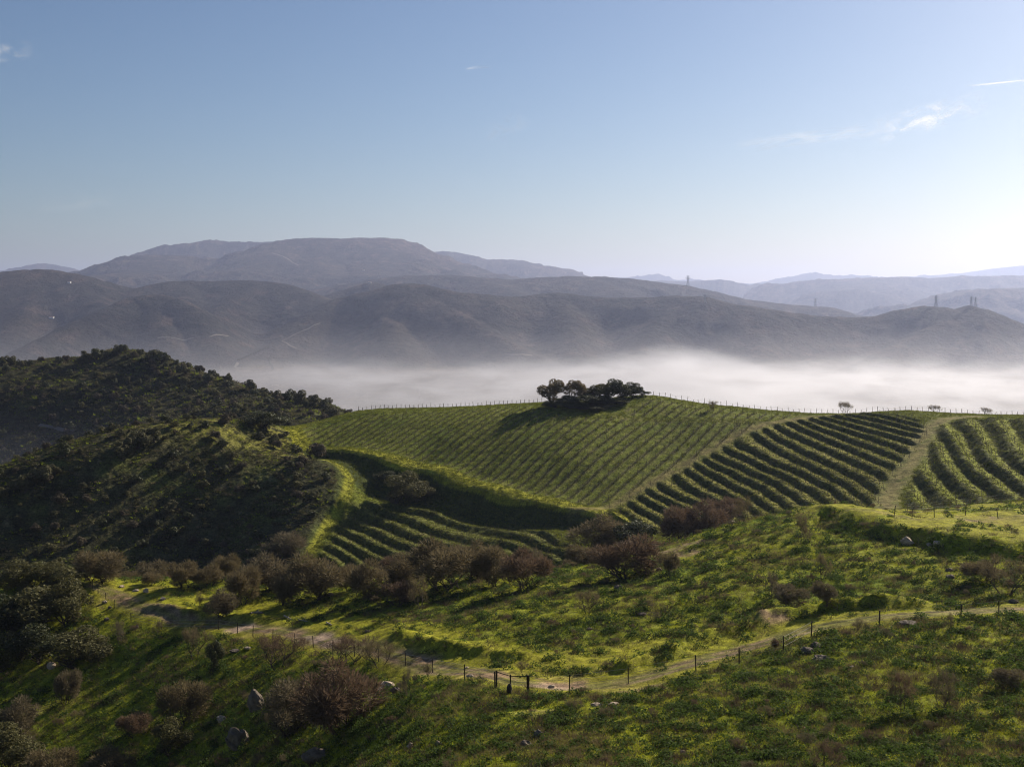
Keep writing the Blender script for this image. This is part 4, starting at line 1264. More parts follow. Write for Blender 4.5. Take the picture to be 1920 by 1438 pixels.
instancer('vineyard_grass', pts, rng.uniform(0, 6.28, len(x)), rng.uniform(.6, 1.5, len(x)), k2 * 3 + rng.integers(0, 3, len(x)), T2, 'rough grass on the terrace banks and field edges of the vineyard', 'grass')
# low undergrowth on the two scrub hills
T3 = [tuft('tuft', 26, .8, .16, .7, m_, 720 + i, .9) for i, m_ in enumerate((M_OAKF, M_OLIVE, M_TWIG2, G_VDK, M_OAKF, G_GRN))]
rng = np.random.default_rng(35)
n = 60000
d = np.concatenate([rng.uniform(255, 380, n // 2), rng.uniform(440, 660, n // 2)]); t = rng.uniform(-.46, -.08, n); x = t * d; y = d
keep = (SCRUB_SIDE(x, y) | (y > 430)) & (SPS.z(x, y) < .2) & (rng.random(n) < .25 + .75 * smooth(-.2, .3, fbm(x, y, 12, 3, 230)))
x, y = x[keep], y[keep]
pts = np.stack([x, y, ground(x, y)], 1)
instancer('undergrowth', pts, rng.uniform(0, 6.28, len(x)), rng.uniform(.5, 1.4, len(x)) * np.where(y > 430, 1.3, .6), rng.integers(0, 6, len(x)), T3, 'low dark undergrowth covering the two scrub hills', 'undergrowth')
# ---------------------------------------------------------------- vines and stakes
M_WOOD = plain('weathered_wood', (.16, .13, .10), .35, 8)
M_DARKWOOD = plain('dark_wood', (.05, .042, .035), .3, 8)
M_VINEWOOD = plain('vine_wood', (.085, .060, .042), .35, 1.5, trans=.1)
M_VINELEAF = plain('weeds_under_vines', (.135, .15, .026), .4, .8, trans=.35)
M_WIRE = plain('fence_wire', (.28, .27, .26), .2, 5, rough=.5)
M_ROCK = plain('pale_schist', (.42, .33, .25), .45, 3.2)
M_ROCKD = plain('grey_schist', (.15, .12, .095), .5, 3.0)
M_STEEL = plain('galvanised_steel', (.30, .31, .33), .1, .1)
M_WALL = plain('whitewash', (.78, .76, .72), .1, .2)
M_TILE = plain('roof_tiles', (.36, .17, .11), .3, 1)
M_ROAD = plain('pale_dirt_road', (.16, .135, .11), .3, .02)
M_LOG = plain('bleached_log', (.36, .30, .24), .3, 4)

def bars(P0, P1, r, k=4):
    """many thin prisms at once"""
    P0 = np.asarray(P0, float); P1 = np.asarray(P1, float); n = len(P0)
    d = P1 - P0; d /= np.linalg.norm(d, axis=1)[:, None] + 1e-9
    u = np.cross(d, np.array([.31, .17, .93]) * 1.0); bad = np.linalg.norm(u, axis=1) < .2
    u[bad] = np.cross(d[bad], np.array([1., 0, 0])); u /= np.linalg.norm(u, axis=1)[:, None]
    w = np.cross(d, u)
    r = np.broadcast_to(np.asarray(r, float), (n,))
    V = []
    for c in (P0, P1):
        for i in range(k):
            a = 2 * math.pi * (i + .5) / k
            V.append(c + (u * math.cos(a) + w * math.sin(a)) * r[:, None])
    V = np.stack(V, 1)                       # n, 2k, 3
    F = []
    for i in range(k):
        j = (i + 1) % k
        F.append([i, j, k + j, k + i])
    if k == 4:
        F.append([7, 6, 5, 4])
    F = np.array(F)[None] + (np.arange(n) * 2 * k)[:, None, None]
    return V.reshape(-1, 3), F.reshape(-1, 4)

def vine_row(pts, label, group, weeds=1.0, h=.85, stake=1.45, gap=5.5):
    pts = np.array(pts)
    seg = np.hypot(*np.diff(pts, axis=0).T); s_ = np.concatenate([[0], np.cumsum(seg)])
    L = s_[-1]
    if L < 4: return
    rng = RNG
    e = bpy.data.objects.new('vine_row', None); COL.objects.link(e)
    z0 = float(ground(*pts[0])); e.location = (pts[0][0], pts[0][1], z0)
    tag(e, None, label, 'vine row', group)
    org = np.array([pts[0][0], pts[0][1], z0])
    def at(u):
        return np.stack([np.interp(u, s_, pts[:, 0]), np.interp(u, s_, pts[:, 1])], 1)
    u = np.arange(.5, L, 1.15); u = u + rng.uniform(-.2, .2, len(u)); u = u[rng.random(len(u)) < .93]
    q = at(u); g = ground(q[:, 0], q[:, 1]); b = np.stack([q[:, 0], q[:, 1], g], 1)
    n = len(b)
    top = b + np.stack([rng.normal(size=n) * .08, rng.normal(size=n) * .08, rng.uniform(.4, .6, n) * h], 1)
    V1, F1 = bars(b - [0, 0, .1], top, .035, 3)
    m = 5
    k = np.repeat(np.arange(n), m)
    d = rng.normal(size=(n * m, 3)) * [.8, .8, .3] + [0, 0, .5]; d /= np.linalg.norm(d, axis=1)[:, None]
    V2, F2 = blades(top[k], d, rng.uniform(.3, .6, n * m) * h, np.full(n * m, .05), rng)
    new_obj('vines', np.vstack([V1, V2]) - org, [tuple(f) for f in F1] + [tuple(f) for f in (F2 + len(V1))], M_VINEWOOD, e, kind='stuff')
    if weeds > 0:
        n3 = int(L * 7 * weeds)
        u = rng.uniform(0, L, n3); q = at(u) + rng.normal(size=(n3, 2)) * .20
        g = ground(q[:, 0], q[:, 1]); b3 = np.stack([q[:, 0], q[:, 1], g - .03], 1)
        d = rng.normal(size=(n3, 3)) * .55 + [0, 0, 1]; d /= np.linalg.norm(d, axis=1)[:, None]
        amp = .6 + .8 * (fbm(q[:, 0], q[:, 1], 4, 2, 301) > 0)
        V3, F3 = blades(b3, d, rng.uniform(.25, .6, n3) * amp, rng.uniform(.10, .2, n3), rng)
        new_obj('weeds', V3 - org, F3, M_VINELEAF, e, kind='stuff')
    u = np.arange(0, L + .1, gap); q = at(u); g = ground(q[:, 0], q[:, 1])
    b = np.stack([q[:, 0], q[:, 1], g - .2], 1)
    V4, F4 = bars(b, b + np.stack([rng.normal(size=len(b)) * .04, rng.normal(size=len(b)) * .04, rng.uniform(.9, 1.1, len(b)) * (stake + .2)], 1), .04)
    new_obj('stakes', V4 - org, F4, M_WOOD, e, kind='stuff')

c_, s__ = math.cos(ROW_DIR), math.sin(ROW_DIR)
ORD = ['%s' % w for w in ()]
def ordinal(n):
    return ('%d%s' % (n, 'th' if 10 <= n % 100 <= 20 else {1: 'st', 2: 'nd', 3: 'rd'}.get(n % 10, 'th')))
for poly, gname, where in ((F_POLY, 'straight vine rows on the big sloping field', 'big sloping field'), (U_POLY, 'straight vine rows of the upper strip', 'upper strip under the skyline')):
    pa = np.array(poly)
    rc = (pa[:, 0] * c_ - pa[:, 1] * s__) / ROW_SP
    cnt = 0
    for k in range(int(np.ceil(rc.min())), int(np.floor(rc.max())) + 1):
        v_ = np.arange(-400, 500, .5)
        x = k * ROW_SP * c_ + v_ * s__; y = -k * ROW_SP * s__ + v_ * c_
        ins = sdf_poly(x, y, poly) > .6
        if ins.sum() < 12: continue
        idx = np.nonzero(ins)[0]
        runs = np.split(idx, np.nonzero(np.diff(idx) > 1)[0] + 1)
        run = max(runs, key=len)
        cnt += 1
        vine_row(np.stack([x[run], y[run]], 1)[::2], '%s straight vine row from the left on the %s' % (ordinal(cnt), where), gname, .7, .7)

def lip(TPSf, i, line, dmin, dmax, off):
    w = np.array(pk(line, dmin, dmax))
    seg = np.hypot(*np.diff(w, axis=0).T); s_ = np.concatenate([[0], np.cumsum(seg)])
    u = np.arange(0, s_[-1], 1.5)
    x = np.interp(u, s_, w[:, 0]); y = np.interp(u, s_, w[:, 1])
    for it in range(4):
        f = TPSf(x, y) - (i + off); e = .5
        gx = (TPSf(x + e, y) - TPSf(x - e, y)) / (2 * e); gy = (TPSf(x, y + e) - TPSf(x, y - e)) / (2 * e)
        g2 = gx * gx + gy * gy + 1e-4
        st = np.clip(f / g2, -8, 8)
        x = x - st * gx; y = y - st * gy
    return np.stack([x, y], 1)
for nm, lines, f_, dm, dx, off, poly, g_, st in (('curved terrace', T_LINES, TL, 246, 395, .36, T_POLY, 'vine rows on the curved terraces', 1.4),
                                     ('broad right-hand terrace', R_LINES, RL, 235, 380, .40, R_POLY, 'vine rows on the broad right terraces', 1.5),
                                     ('shaded hollow terrace', H_LINES, HL, 240, 330, .38, H_POLY, 'vine rows on the shaded hollow terraces', 1.2)):
    for i, l in enumerate(lines):
        pts = lip(f_, i, l, dm, dx, off)
        ins = sdf_poly(pts[:, 0], pts[:, 1], poly) > -.5
        pts = pts[ins]
        if len(pts) < 5: continue
        vine_row(pts, 'vine row on the lip of the %s %s, counted from the lowest' % (ordinal(i + 1), nm), g_, .12 if st > 1.3 else 0.0, .7, st, 4.0)

# ---------------------------------------------------------------- fences
def post_fence(name, label, xy, heights, r, wires=3, mat=M_DARKWOOD, lean=.05, group=None, wr=.012):
    e = bpy.data.objects.new(name, None); COL.objects.link(e)
    z0 = float(ground(*xy[0])); e.location = (xy[0][0], xy[0][1], z0)
    tag(e, None, label, 'fence', group)
    org = np.array([xy[0][0], xy[0][1], z0]); tops = []
    for (x, y), h in zip(xy, heights):
        g = float(ground(x, y))
        t_ = np.array([x + RNG.normal() * lean, y + RNG.normal() * lean, g + h])
        V, F = bars([[x, y, g - .3]], [t_], [r * RNG.uniform(.8, 1.2)])
        new_obj('post', V - org, F, mat, e)
        tops.append((np.array([x, y, g]), t_))
    for wv in range(wires):
        f = 1 - (.06 + .3 * wv)
        a = [p0 + (p1 - p0) * f for p0, p1 in tops]
        V, F = bars(np.array(a[:-1]) - org, np.array(a[1:]) - org, wr, 3)
        new_obj('wire', V, F, M_WIRE, e)
    return e
def npk(px, py, dmin=60, dmax=226): return SN.pick(px, py, dmin, dmax)
A = [(174, 1107), (184, 1113), (199, 1128), (214, 1142), (246, 1166), (303, 1180), (410, 1180), (445, 1187), (474, 1192), (511, 1200), (552, 1208), (588, 1213), (624, 1222), (665, 1230), (710, 1240), (760, 1248), (811, 1261), (871, 1275), (928, 1289)]
post_fence('wire_fence', 'thin wire fence with dark posts below the path, left of the gap gate', [npk(*a) for a in A], [1.38] * len(A), .055)
Bf = [(991, 1297), (1068, 1295), (1178, 1281), (1305, 1258), (1386, 1244), (1469, 1222), (1521, 1192), (1649, 1173), (1801, 1161), (1873, 1154), (1950, 1150)]
post_fence('wire_fence', 'thin wire fence with dark posts below the path, right of the gap gate', [npk(*a) for a in Bf], [1.38] * len(Bf), .055)
# the gap closed by a pole: posts and rail
g0 = npk(931, 1290); g1 = npk(957, 1292); g2 = npk(989, 1297)
e = bpy.data.objects.new('field_gate', None); COL.objects.link(e)
org = np.array([g0[0], g0[1], float(ground(*g0))]); e.location = org
tag(e, None, 'simple gap gate of dark poles with a sagging top rail, beside the black stump', 'gate')
tp = []
for q, h, r in ((g0, 1.5, .08), (g1, 1.25, .06), (g2, 1.42, .08)):
    g = float(ground(*q)); b = np.array([q[0], q[1], g - .3]); t_ = np.array([q[0], q[1], g + h])
    V, F = bars([b], [t_], [r]); new_obj('post', V - org, F, M_DARKWOOD, e); tp.append(t_ - [0, 0, .12])
V, F = bars(np.array([tp[0], tp[1] - [0, 0, .02]]) - org, np.array([tp[1] - [0, 0, .02], tp[2]]) - org, .045)
new_obj('rail', V, F, M_DARKWOOD, e)
V, F = bars(np.array([tp[0] - [0, 0, .5], tp[1] - [0, 0, .5]]) - org, np.array([tp[1] - [0, 0, .5], tp[2] - [0, 0, .5]]) - org, .015, 3)
new_obj('wire', V, F, M_WIRE, e)

def rock(name, x, y, w, h, seed, mat, label, cat='rock', group=None, sink=.45, cuts=4, jag=.8):
    import bmesh
    bm = bmesh.new(); bmesh.ops.create_icosphere(bm, subdivisions=cuts, radius=.5)
    rng = np.random.default_rng(seed)
    pl = [(unit(1, rng)[0], rng.uniform(.26, .42)) for _ in range(9)]
    co = np.array([v.co[:] for v in bm.verts])
    for nrm, dd in pl:
        ex = co @ nrm - dd
        co = co - np.outer(np.clip(ex, 0, None), nrm) * .9
    co += np.stack([fbm(co[:, 0] + co[:, 2] * 1.7 + seed, co[:, 1] - co[:, 2], .35, 3, seed + i_) for i_ in range(3)], 1) * jag * .2
    co[:, 2] -= co[:, 2].min()
    co /= np.array([np.ptp(co[:, 0]), np.ptp(co[:, 1]), np.ptp(co[:, 2])])
    for v_, c in zip(bm.verts, co): v_.co = c
    me = bpy.data.meshes.new(name); bm.to_mesh(me); bm.free(); me.materials.append(mat)
    o = bpy.data.objects.new(name, me); COL.objects.link(o)
    o.scale = (w, w * rng.uniform(.6, .9), h * (1 + sink)); o.rotation_euler = (0, 0, rng.uniform(-.5, .5))
    o.location = (x, y, float(ground(x, y)) - h * sink)
    return tag(o, None, label, cat, group)
q = npk(955, 1300)
rock('tree_stump', q[0], q[1], .45, .85, 5, M_DARKWOOD, 'black tree stump standing at the gap gate', 'stump', jag=.2)
ROCKS = [
 (1702, 1020, 32, 17, M_ROCK, 'largest pale boulder in the shaded bank of the knoll'), (1757, 1020, 20, 7, M_ROCK, 'flat pale rock right of the largest boulder on the knoll bank'), (1742, 1022, 12, 6, M_ROCK, 'small pale rock between the knoll bank boulders'),
 (724, 1290, 40, 16, M_ROCK, 'rounded top boulder of the pile below the fence'), (707, 1300, 28, 15, M_ROCKD, 'dark boulder under the left side of the pile'), (742, 1298, 24, 14, M_ROCKD, 'dark angular boulder at the right side of the pile'),
 (478, 1330, 42, 46, M_ROCKD, 'tall leaning grey rock standing beside the wide dark shrub'), (450, 1395, 60, 40, M_ROCKD, 'grey rock outcrop in the dark gully'), (415, 1350, 22, 12, M_ROCK, 'pale flat stone above the gully outcrop'),
 (595, 1425, 60, 30, M_ROCKD, 'grey rock outcrop on the bottom border'), (98, 1250, 24, 12, M_ROCK, 'pale rock under the dark evergreens at the left'),
 (274, 1110, 14, 9, M_ROCK, 'upright pink-white stone on the left meadow'), (305, 1124, 14, 6, M_ROCK, 'white stone in the grass of the left meadow'), (255, 1108, 16, 4, M_ROCK, 'flat stone beside the upright meadow stone'),
 (196, 1130, 12, 6, M_ROCK, 'white stone beside the second fence post from the left'), (206, 1140, 10, 5, M_ROCKD, 'small grey stone at the left fence'), (200, 1162, 14, 6, M_ROCKD, 'grey stone on the left grass below the fence'),
 (257, 1177, 8, 8, M_ROCKD, 'dark little stone by the fence bend'), (227, 1100, 14, 4, M_ROCK, 'pale stone on the meadow rim'), (165, 1087, 12, 5, M_ROCK, 'pale stone at the far corner of the meadow'),
 (620, 1116, 18, 7, M_ROCK, 'pale rock at the foot of the broad forked tree'), (404, 1225, 18, 18, M_ROCKD, 'dark leaning rock beside the narrow bush'), (440, 1222, 24, 6, M_ROCKD, 'low flat rock on the slope below the fence'), (465, 1216, 18, 5, M_ROCK, 'pale slab on the slope below the fence'),
 (882, 1268, 18, 5, M_ROCK, 'flat white slab embedded in the path'), (875, 1252, 12, 3, M_ROCK, 'thin slab at the edge of the path'), (1035, 1288, 16, 6, M_ROCK, 'pale stone step right of the gate'), (1028, 1299, 6, 4, M_ROCK, 'white pebble in front of the stone step'),
 (1120, 1322, 34, 6, M_ROCK, 'long pale ledge in the grass below the path'), (1150, 1320, 26, 5, M_ROCK, 'second pale ledge right of the long ledge'), (1055, 1345, 16, 6, M_ROCK, 'pinkish rock in the grass below the gate'),
 (770, 1400, 20, 10, M_ROCK, 'pale rock in the dark grass at the bottom'), (822, 1396, 18, 9, M_ROCKD, 'grey rock right of the pale bottom rock'), (1010, 1378, 26, 12, M_ROCKD, 'dark rock hollow in the lower middle grass'), (985, 1398, 26, 13, M_ROCKD, 'dark rock in the lower middle grass'),
 (1280, 1410, 14, 5, M_ROCK, 'white stone near the bottom centre right'), (1258, 1420, 12, 5, M_ROCK, 'small white stone beside the one at the bottom'), (1512, 1366, 16, 5, M_ROCK, 'white stone in the tall grass at the right'),
 (1515, 1225, 34, 16, M_ROCKD, 'dark boulder just below the fence on the right'), (1545, 1240, 50, 14, M_ROCKD, 'dark rocky bank under the fence on the right'), (1530, 1215, 26, 14, M_ROCKD, 'grey rock at the fence post rise'), (1705, 1170, 46, 7, M_ROCKD, 'long dark flat rock on the path side'),
 (1598, 1252, 14, 6, M_ROCK, 'light stone on the right grass'), (1900, 1130, 26, 10, M_ROCKD, 'dark stone under the right border tree'), (1780, 1085, 24, 10, M_ROCKD, 'dark rock in the shade right of the slope'), (1780, 1071, 20, 8, M_ROCKD, 'second dark rock in the shade of the knoll'),
 (1374, 912 + 38, 18, 6, M_ROCK, 'pale flat rock on the left shoulder of the knoll'), (1105, 1180, 16, 5, M_ROCKD, 'dark stone on the middle slope'), (690, 1185, 14, 6, M_ROCKD, 'small dark stone beside the upper path edge'), (1205, 1152, 20, 5, M_ROCKD, 'flat dark stone high on the middle slope'), (1160, 1106, 20, 12, M_ROCKD, 'jagged dark rock below the thicket'),
 (1236, 1070, 14, 8, M_ROCKD, 'dark rock at the narrow pale bush'), (755, 1090, 12, 7, M_ROCK, 'sunlit white rock in the tree line gap'),
]
for i, (px, py, w, h, mt, lb) in enumerate(ROCKS):
    x, y = npk(px, py)
    rock('boulder' if w > 24 else 'rock', x, y, w / FPX * y * .85, h / FPX * y * .85, 40 + i, mt, lb)
def log(pts, r, label):
    e0 = [np.array([*npk(*p), 0]) for p in pts]
    for k_ in e0: k_[2] = float(ground(k_[0], k_[1])) + r * 1.2
    V, F = [], []
    for a, b in zip(e0[:-1], e0[1:]): tube(V, F, a - e0[0], b - e0[0], r, r * .8, 7)
    tube(V, F, (e0[0] + e0[-1]) / 2 - e0[0], (e0[0] + e0[-1]) / 2 - e0[0] + np.array([.3, .2, .5]), r * .5, r * .2, 5)
    o = new_obj('fallen_log', V, F, M_LOG); o.location = e0[0]; tag(o, None, label, 'log')
log([(470, 1152), (482, 1150), (492, 1151)], .16, 'longest pale fallen log on the grassy bank behind the path')
log([(533, 1156), (546, 1163)], .12, 'tilted pale log right of the longest one')
log([(560, 1163), (576, 1166)], .09, 'thin pale branch lying in the grass behind the path')
log([(612, 1168), (622, 1173)], .1, 'short pale log at the right end of the fallen wood')

# fence and vine stakes behind the knoll
K1 = [(1676, 966), (1710, 972), (1752, 970), (1810, 966), (1872, 972), (1930, 966)]
post_fence('wire_fence', 'leaning wooden posts along the flat top of the knoll', [npk(*a) for a in K1], [1.25, 1.2, 1.4, 1.5, 1.4, 1.4], .05, 2, lean=.2)
xy = [SN.pick(px, 958 - (px - 1700) * .09, 150, 228) for px in np.arange(1702, 1960, 13)]
post_fence('vine_trellis', 'low trellis of many thin stakes and wires behind the knoll posts', xy, [1.2 * RNG.uniform(.85, 1.15) for _ in xy], .03, 3, M_WOOD, wr=.010)
xy = [SN.pick(px, 950 - (px - 1760) * .10, 150, 228) for px in np.arange(1770, 1960, 12)]
post_fence('vine_trellis', 'second trellis of thin stakes just in front of the broad right terraces', xy, [1.2 * RNG.uniform(.85, 1.15) for _ in xy], .03, 3, M_WOOD, wr=.010)

# posts on the skyline of the vineyard
def crest(px, d0=300, d1=398):
    t = (px - 960) / FPX; d = np.linspace(d0, d1, 200)
    z = SN.z(t * d, d); r = HY - z / d * FPX; i = int(np.argmin(r)); return (t * d[i], d[i])
xy = [crest(px) for px in np.arange(672, 1022, 8.0)]
post_fence('vineyard_fence', 'row of end posts along the skyline left of the hilltop clump', xy, [1.25 * RNG.uniform(.75, 1.2) for _ in xy], .07, 2, M_DARKWOOD, lean=.08, wr=.01)
xy = [crest(px) for px in np.arange(1226, 1930, 10.5)]
post_fence('vineyard_fence', 'row of end posts along the skyline right of the hilltop clump', xy, [1.4 * RNG.uniform(.6, 1.25) for _ in xy], .06, 2, M_DARKWOOD, lean=.12, wr=.01)
xy = [SN.pick(px, py, 270, 400) for px, py in [(x_, np.interp(x_, [560, 620, 700, 800, 900, 1000, 1090, 1130], [846, 849, 861, 889, 923, 946, 963, 971])) for x_ in np.arange(590, 1130, 13)]]
post_fence('vineyard_fence', 'thin wire fence on the rim between planted field and shaded hollow', xy, [1.0] * len(xy), .03, 2, M_DARKWOOD, wr=.01)

# ---------------------------------------------------------------- far things
def pylon(px, ybase, d, h, label):
    x, y = (px - 960) / FPX * d, d
    z = float(ground(x, y))
    e = bpy.data.objects.new('pylon', None); COL.objects.link(e); e.location = (x, y, z - 2)
    tag(e, None, label, 'pylon', None)
    b = h * .11; th = h * .022 / 2 + .12
    P0, P1 = [], []
    def w(zf): return b * (1 - zf) ** 1.3 + b * .16
    lv = [0, .22, .42, .58, .72, .84, 1.0]
    for i in range(len(lv) - 1):
        for sx, sy in ((1, 1), (1, -1), (-1, -1), (-1, 1)):
            a0, a1 = w(lv[i]), w(lv[i + 1])
            P0.append((sx * a0, sy * a0, lv[i] * h)); P1.append((sx * a1, sy * a1, lv[i + 1] * h))
            P0.append((sx * a0, sy * a0, lv[i] * h)); P1.append((-sy * a1 if sx == sy else sx * a1, sy * a1 if sx == sy else -sy * a1, lv[i + 1] * h))
    V, F = bars(P0, P1, th); new_obj('lattice_mast', V, F, M_STEEL, e)
    for zf, L_ in ((.70, .20), (.82, .26), (.94, .18)):
        V, F = bars([(-L_ * h, 0, zf * h), (-L_ * h, 0, zf * h), (L_ * h, 0, zf * h)], [(L_ * h, 0, zf * h), (0, 0, (zf + .05) * h), (0, 0, (zf + .05) * h)], th)
        new_obj('crossarm', V, F, M_STEEL, e)
pylon(1290, 0, 6480, 56, 'tallest lattice pylon on the middle ridge, right of the picture centre')
pylon(1529, 0, 6390, 46, 'lattice pylon on the end of the middle ridge')
pylon(1755, 0, 4200, 40, 'single lattice pylon left of the twin pylons on the front ridge')
pylon(1821, 0, 4150, 34, 'left one of the twin pylons on the front summit')
pylon(1829, 0, 4160, 34, 'right one of the twin pylons on the front summit')
pylon(1322, 0, 4180, 30, 'pylon standing on the shaded slope under the tallest pylon')
pylon(710, 0, 6590, 34, 'small pylon on the ridge below the big mountain')
def house(px, d, L_, wd, h, label, py=None):
    if py is None: x, y = (px - 960) / FPX * d, d
    else: x, y = SF.pick(px, py, 3400, 9000)
    z = float(ground(x, y))
    e = bpy.data.objects.new('farmhouse', None); COL.objects.link(e); e.location = (x, y, z - 1); tag(e, None, label, 'house')
    a, b = L_ / 2, wd / 2; h += 1
    V = [(-a, -b, 0), (a, -b, 0), (a, b, 0), (-a, b, 0), (-a, -b, h), (a, -b, h), (a, b, h), (-a, b, h), (-a, 0, h + wd * .25), (a, 0, h + wd * .25)]
    new_obj('wall', V, [(0, 1, 5, 4), (1, 2, 6, 5), (2, 3, 7, 6), (3, 0, 4, 7), (4, 8, 7), (5, 6, 9)], M_WALL, e)
    k = .5
    new_obj('roof', [(-a - k, -b - k, h - .1), (a + k, -b - k, h - .1), (a + k, 0, h + wd * .28), (-a - k, 0, h + wd * .28), (a + k, b + k, h - .1), (-a - k, b + k, h - .1)], [(0, 1, 2, 3), (3, 2, 4, 5)], M_TILE, e)
    for i in range(3):
        xx = -a + L_ * (i + .5) / 3
        new_obj('window', [(xx - .5, -b - .05, 2.2), (xx + .5, -b - .05, 2.2), (xx + .5, -b - .05, 3.4), (xx - .5, -b - .05, 3.4)], [(0, 1, 2, 3)], M_DARKWOOD, e)
house(693, 5440, 14, 9, 6, 'white farmhouse on the hilltop left of the highest front summit')
house(97, 0, 16, 9, 5, 'white farmhouse low on the left hillside', 597)
house(130, 0, 12, 8, 5, 'small white farmhouse high on the left hillside', 531)
house(682, 0, 14, 9, 5, 'small white farmhouse on the big mountain slope', 508)

def ribbon(name, px_pts, w, label, mat=M_ROAD, dmin=3400, dmax=9000, surf=None):
    s_ = surf or SF
    W_ = np.array([s_.pick(a, b, dmin, dmax) for a, b in px_pts])
    seg = np.hypot(*np.diff(W_, axis=0).T); t_ = np.concatenate([[0], np.cumsum(seg)])
    u = np.arange(0, t_[-1], 8.0); x = np.interp(u, t_, W_[:, 0]); y = np.interp(u, t_, W_[:, 1])
    x += fbm(u, u * 0, 90, 2, 401) * 8
    dx = np.gradient(x); dy = np.gradient(y); n_ = np.hypot(dx, dy) + 1e-9
    nx, ny = -dy / n_, dx / n_
    V = []
    for sgn in (-1, 1):
        X_ = x + sgn * nx * w / 2; Y_ = y + sgn * ny * w / 2
        V.append(np.stack([X_, Y_, ground(X_, Y_) + .9], 1))
    n = len(x); V = np.vstack(V)
    F = np.array([(i, i + 1, n + i + 1, n + i) for i in range(n - 1)])
    return new_obj(name, V, F, mat, kind='structure')
ribbon('dirt_road', [(295, 634), (330, 635), (368, 633)], 5, '')
ribbon('dirt_road', [(392, 632), (430, 630)], 5, '')
ribbon('dirt_road', [(600, 606), (575, 618), (556, 626), (529, 640), (542, 648), (560, 655)], 6, '')
ribbon('dirt_road', [(944, 664), (975, 665), (1001, 668)], 9, '')
ribbon('dirt_road', [(1528, 699), (1553, 703)], 9, '')
ribbon('dirt_road', [(446, 680), (441, 690), (470, 692), (505, 694)], 8, '')
ribbon('dirt_road', [(510, 475), (540, 486), (560, 498)], 12, '', dmin=7000, dmax=11000)
ribbon('dirt_road', [(70, 800), (100, 805), (150, 812)], 2.2, '', dmin=440, dmax=640, surf=SN)
ribbon('dirt_road', [(200, 818), (225, 819), (245, 821)], 3, '', dmin=440, dmax=640, surf=SN)
for i, f in enumerate(np.linspace(0, 1, 13)):
    x, y = SF.pick(448 + 55 * f, 677 - 24 * f, 3200, 5000)
    plant('orchard_tree', 'far', x, y, 9, 8, 'tree of the straight row beside the valley floor enclosure', 'tree', 'straight row of trees on the valley floor', mat=0)
for i, f in enumerate(np.linspace(0, 1, 6)):
    x, y = SF.pick(503 + 8 * f, 675 + 18 * f, 3200, 5000)
    plant('orchard_tree', 'far', x, y, 9, 8, 'tree of the short row closing the valley floor enclosure', 'tree', 'short row of trees on the valley floor', mat=0)

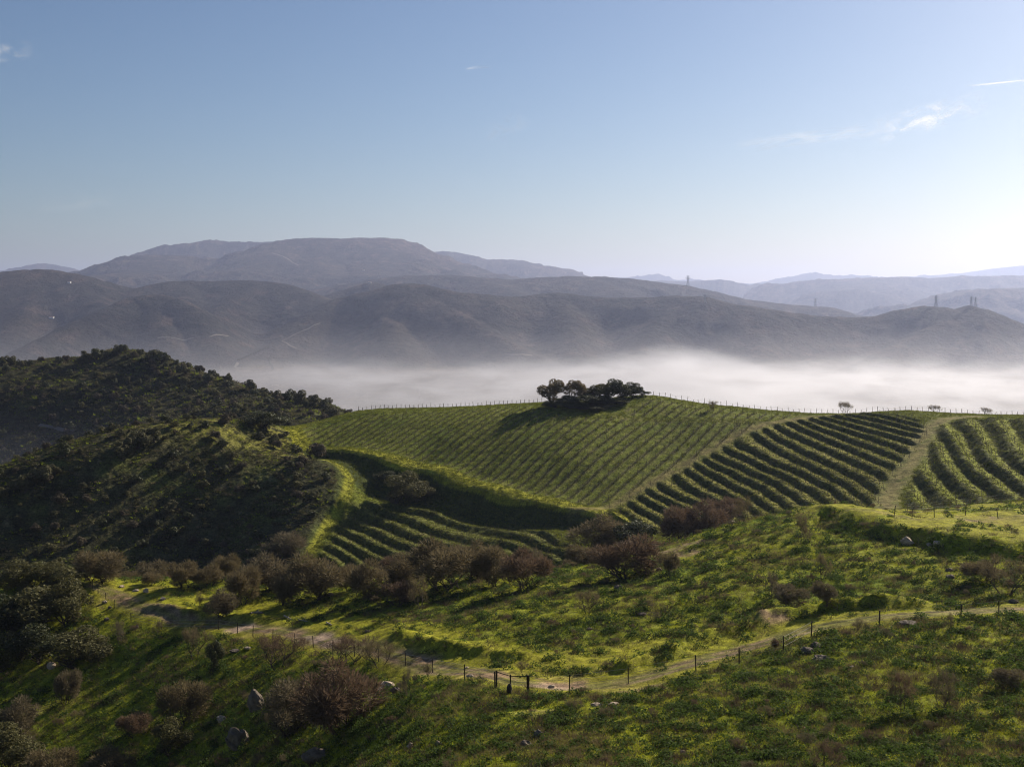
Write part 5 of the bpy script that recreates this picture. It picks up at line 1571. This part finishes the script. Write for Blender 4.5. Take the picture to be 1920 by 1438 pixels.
# ---------------------------------------------------------------- thin high clouds
def cloud(px0, py0, px1, py1, hpx, label, dens, d=42000, seed=1, name='cirrus_cloud', stretch=5.):
    c0 = np.array(P(px0, py0, d)); c1 = np.array(P(px1, py1, d))
    ax = c1 - c0; L_ = np.linalg.norm(ax); ax /= L_
    hh = hpx / FPX * d
    n, m_ = 24, 8
    V = []; 
    for j in range(m_ + 1):
        for i in range(n + 1):
            a = i / n; b = j / m_ - .5
            V.append((a * L_, math.sin(a * 5 + seed) * 120, b * hh + math.sin(a * 7 + seed) * hh * .05))
    V = np.array(V)
    F = np.array([(j * (n + 1) + i, j * (n + 1) + i + 1, (j + 1) * (n + 1) + i + 1, (j + 1) * (n + 1) + i) for j in range(m_) for i in range(n)])
    mt = bpy.data.materials.new(name + '_veil'); mt.use_nodes = True; t = mt.node_tree; t.nodes.clear()
    out = t.nodes.new('ShaderNodeOutputMaterial')
    tc = t.nodes.new('ShaderNodeTexCoord'); 
    mp = t.nodes.new('ShaderNodeMapping'); mp.inputs['Scale'].default_value = (1.0 / L_ * stretch, 0, 1.0 / hh * 2.6); mp.inputs['Location'].default_value = (seed * 3.1, 0, seed)
    t.links.new(tc.outputs['Object'], mp.inputs[0])
    nz = t.nodes.new('ShaderNodeTexNoise'); nz.inputs['Scale'].default_value = 1; nz.inputs['Detail'].default_value = 6; nz.inputs['Roughness'].default_value = .62; nz.inputs['Distortion'].default_value = .5
    t.links.new(mp.outputs[0], nz.inputs['Vector'])
    sp = t.nodes.new('ShaderNodeSeparateXYZ'); t.links.new(tc.outputs['Object'], sp.inputs[0])
    def mth(op, a, b=None):
        q_ = t.nodes.new('ShaderNodeMath'); q_.operation = op
        for i_, v_ in enumerate((a, b)):
            if v_ is None: continue
            if isinstance(v_, (int, float)): q_.inputs[i_].default_value = v_
            else: t.links.new(v_, q_.inputs[i_])
        return q_.outputs[0]
    fx_ = mth('DIVIDE', sp.outputs[0], L_); fz_ = mth('DIVIDE', sp.outputs[2], hh)
    ex = mth('MULTIPLY', mth('MULTIPLY', fx_, mth('SUBTRACT', 1.0, fx_)), 4.0)
    ez = mth('SUBTRACT', 1.0, mth('MULTIPLY', mth('MULTIPLY', fz_, fz_), 4.0))
    en = mth('MULTIPLY', ex, mth('MAXIMUM', ez, 0.0))
    r_ = t.nodes.new('ShaderNodeMapRange'); r_.interpolation_type = 'SMOOTHSTEP'
    r_.inputs[1].default_value = .40; r_.inputs[2].default_value = .72
    t.links.new(nz.outputs[0], r_.inputs[0])
    al = mth('MINIMUM', mth('MULTIPLY', mth('MULTIPLY', r_.outputs[0], en), dens), 1.0)
    di = t.nodes.new('ShaderNodeBsdfTranslucent'); di.inputs[0].default_value = (.9, .9, .9, 1)
    d2 = t.nodes.new('ShaderNodeBsdfDiffuse'); d2.inputs[0].default_value = (.9, .9, .9, 1)
    a1 = t.nodes.new('ShaderNodeMixShader'); t.links.new(di.outputs[0], a1.inputs[1]); t.links.new(d2.outputs[0], a1.inputs[2]); a1.inputs[0].default_value = .3
    tr = t.nodes.new('ShaderNodeBsdfTransparent'); mx = t.nodes.new('ShaderNodeMixShader')
    t.links.new(al, mx.inputs[0]); t.links.new(tr.outputs[0], mx.inputs[1]); t.links.new(a1.outputs[0], mx.inputs[2]); t.links.new(mx.outputs[0], out.inputs[0])
    o = new_obj(name, V, F, mt)
    o.location = c0; yaw = math.atan2(ax[1], ax[0]); pitch = -math.asin(ax[2])
    o.rotation_euler = (0, pitch, yaw)
    return tag(o, None, label, 'cloud' if 'cloud' in name else 'contrail')
cloud(1630, 252, 1860, 186, 54, 'brightest feathery white cloud high at the right', .62, seed=2)
cloud(1370, 278, 1690, 236, 30, 'faint thin cloud streak trailing left from the feathery cloud', .35, seed=5)
cloud(-60, 112, 62, 92, 40, 'small soft cloud cut by the left edge of the sky', .35, seed=9)
cloud(905, 262, 990, 218, 44, 'very faint wisp of cloud near the middle of the sky', .12, seed=4)
cloud(872, 131, 920, 124, 5, 'short thin contrail near the top middle of the sky', 1.5, seed=3, name='contrail', stretch=.5)
cloud(1810, 161, 1960, 149, 6, 'longer thin contrail at the right edge of the sky', .8, seed=7, name='contrail', stretch=.5)
cloud(60, 390, 220, 372, 34, 'faint cloud veil low in the left sky', .10, seed=11)
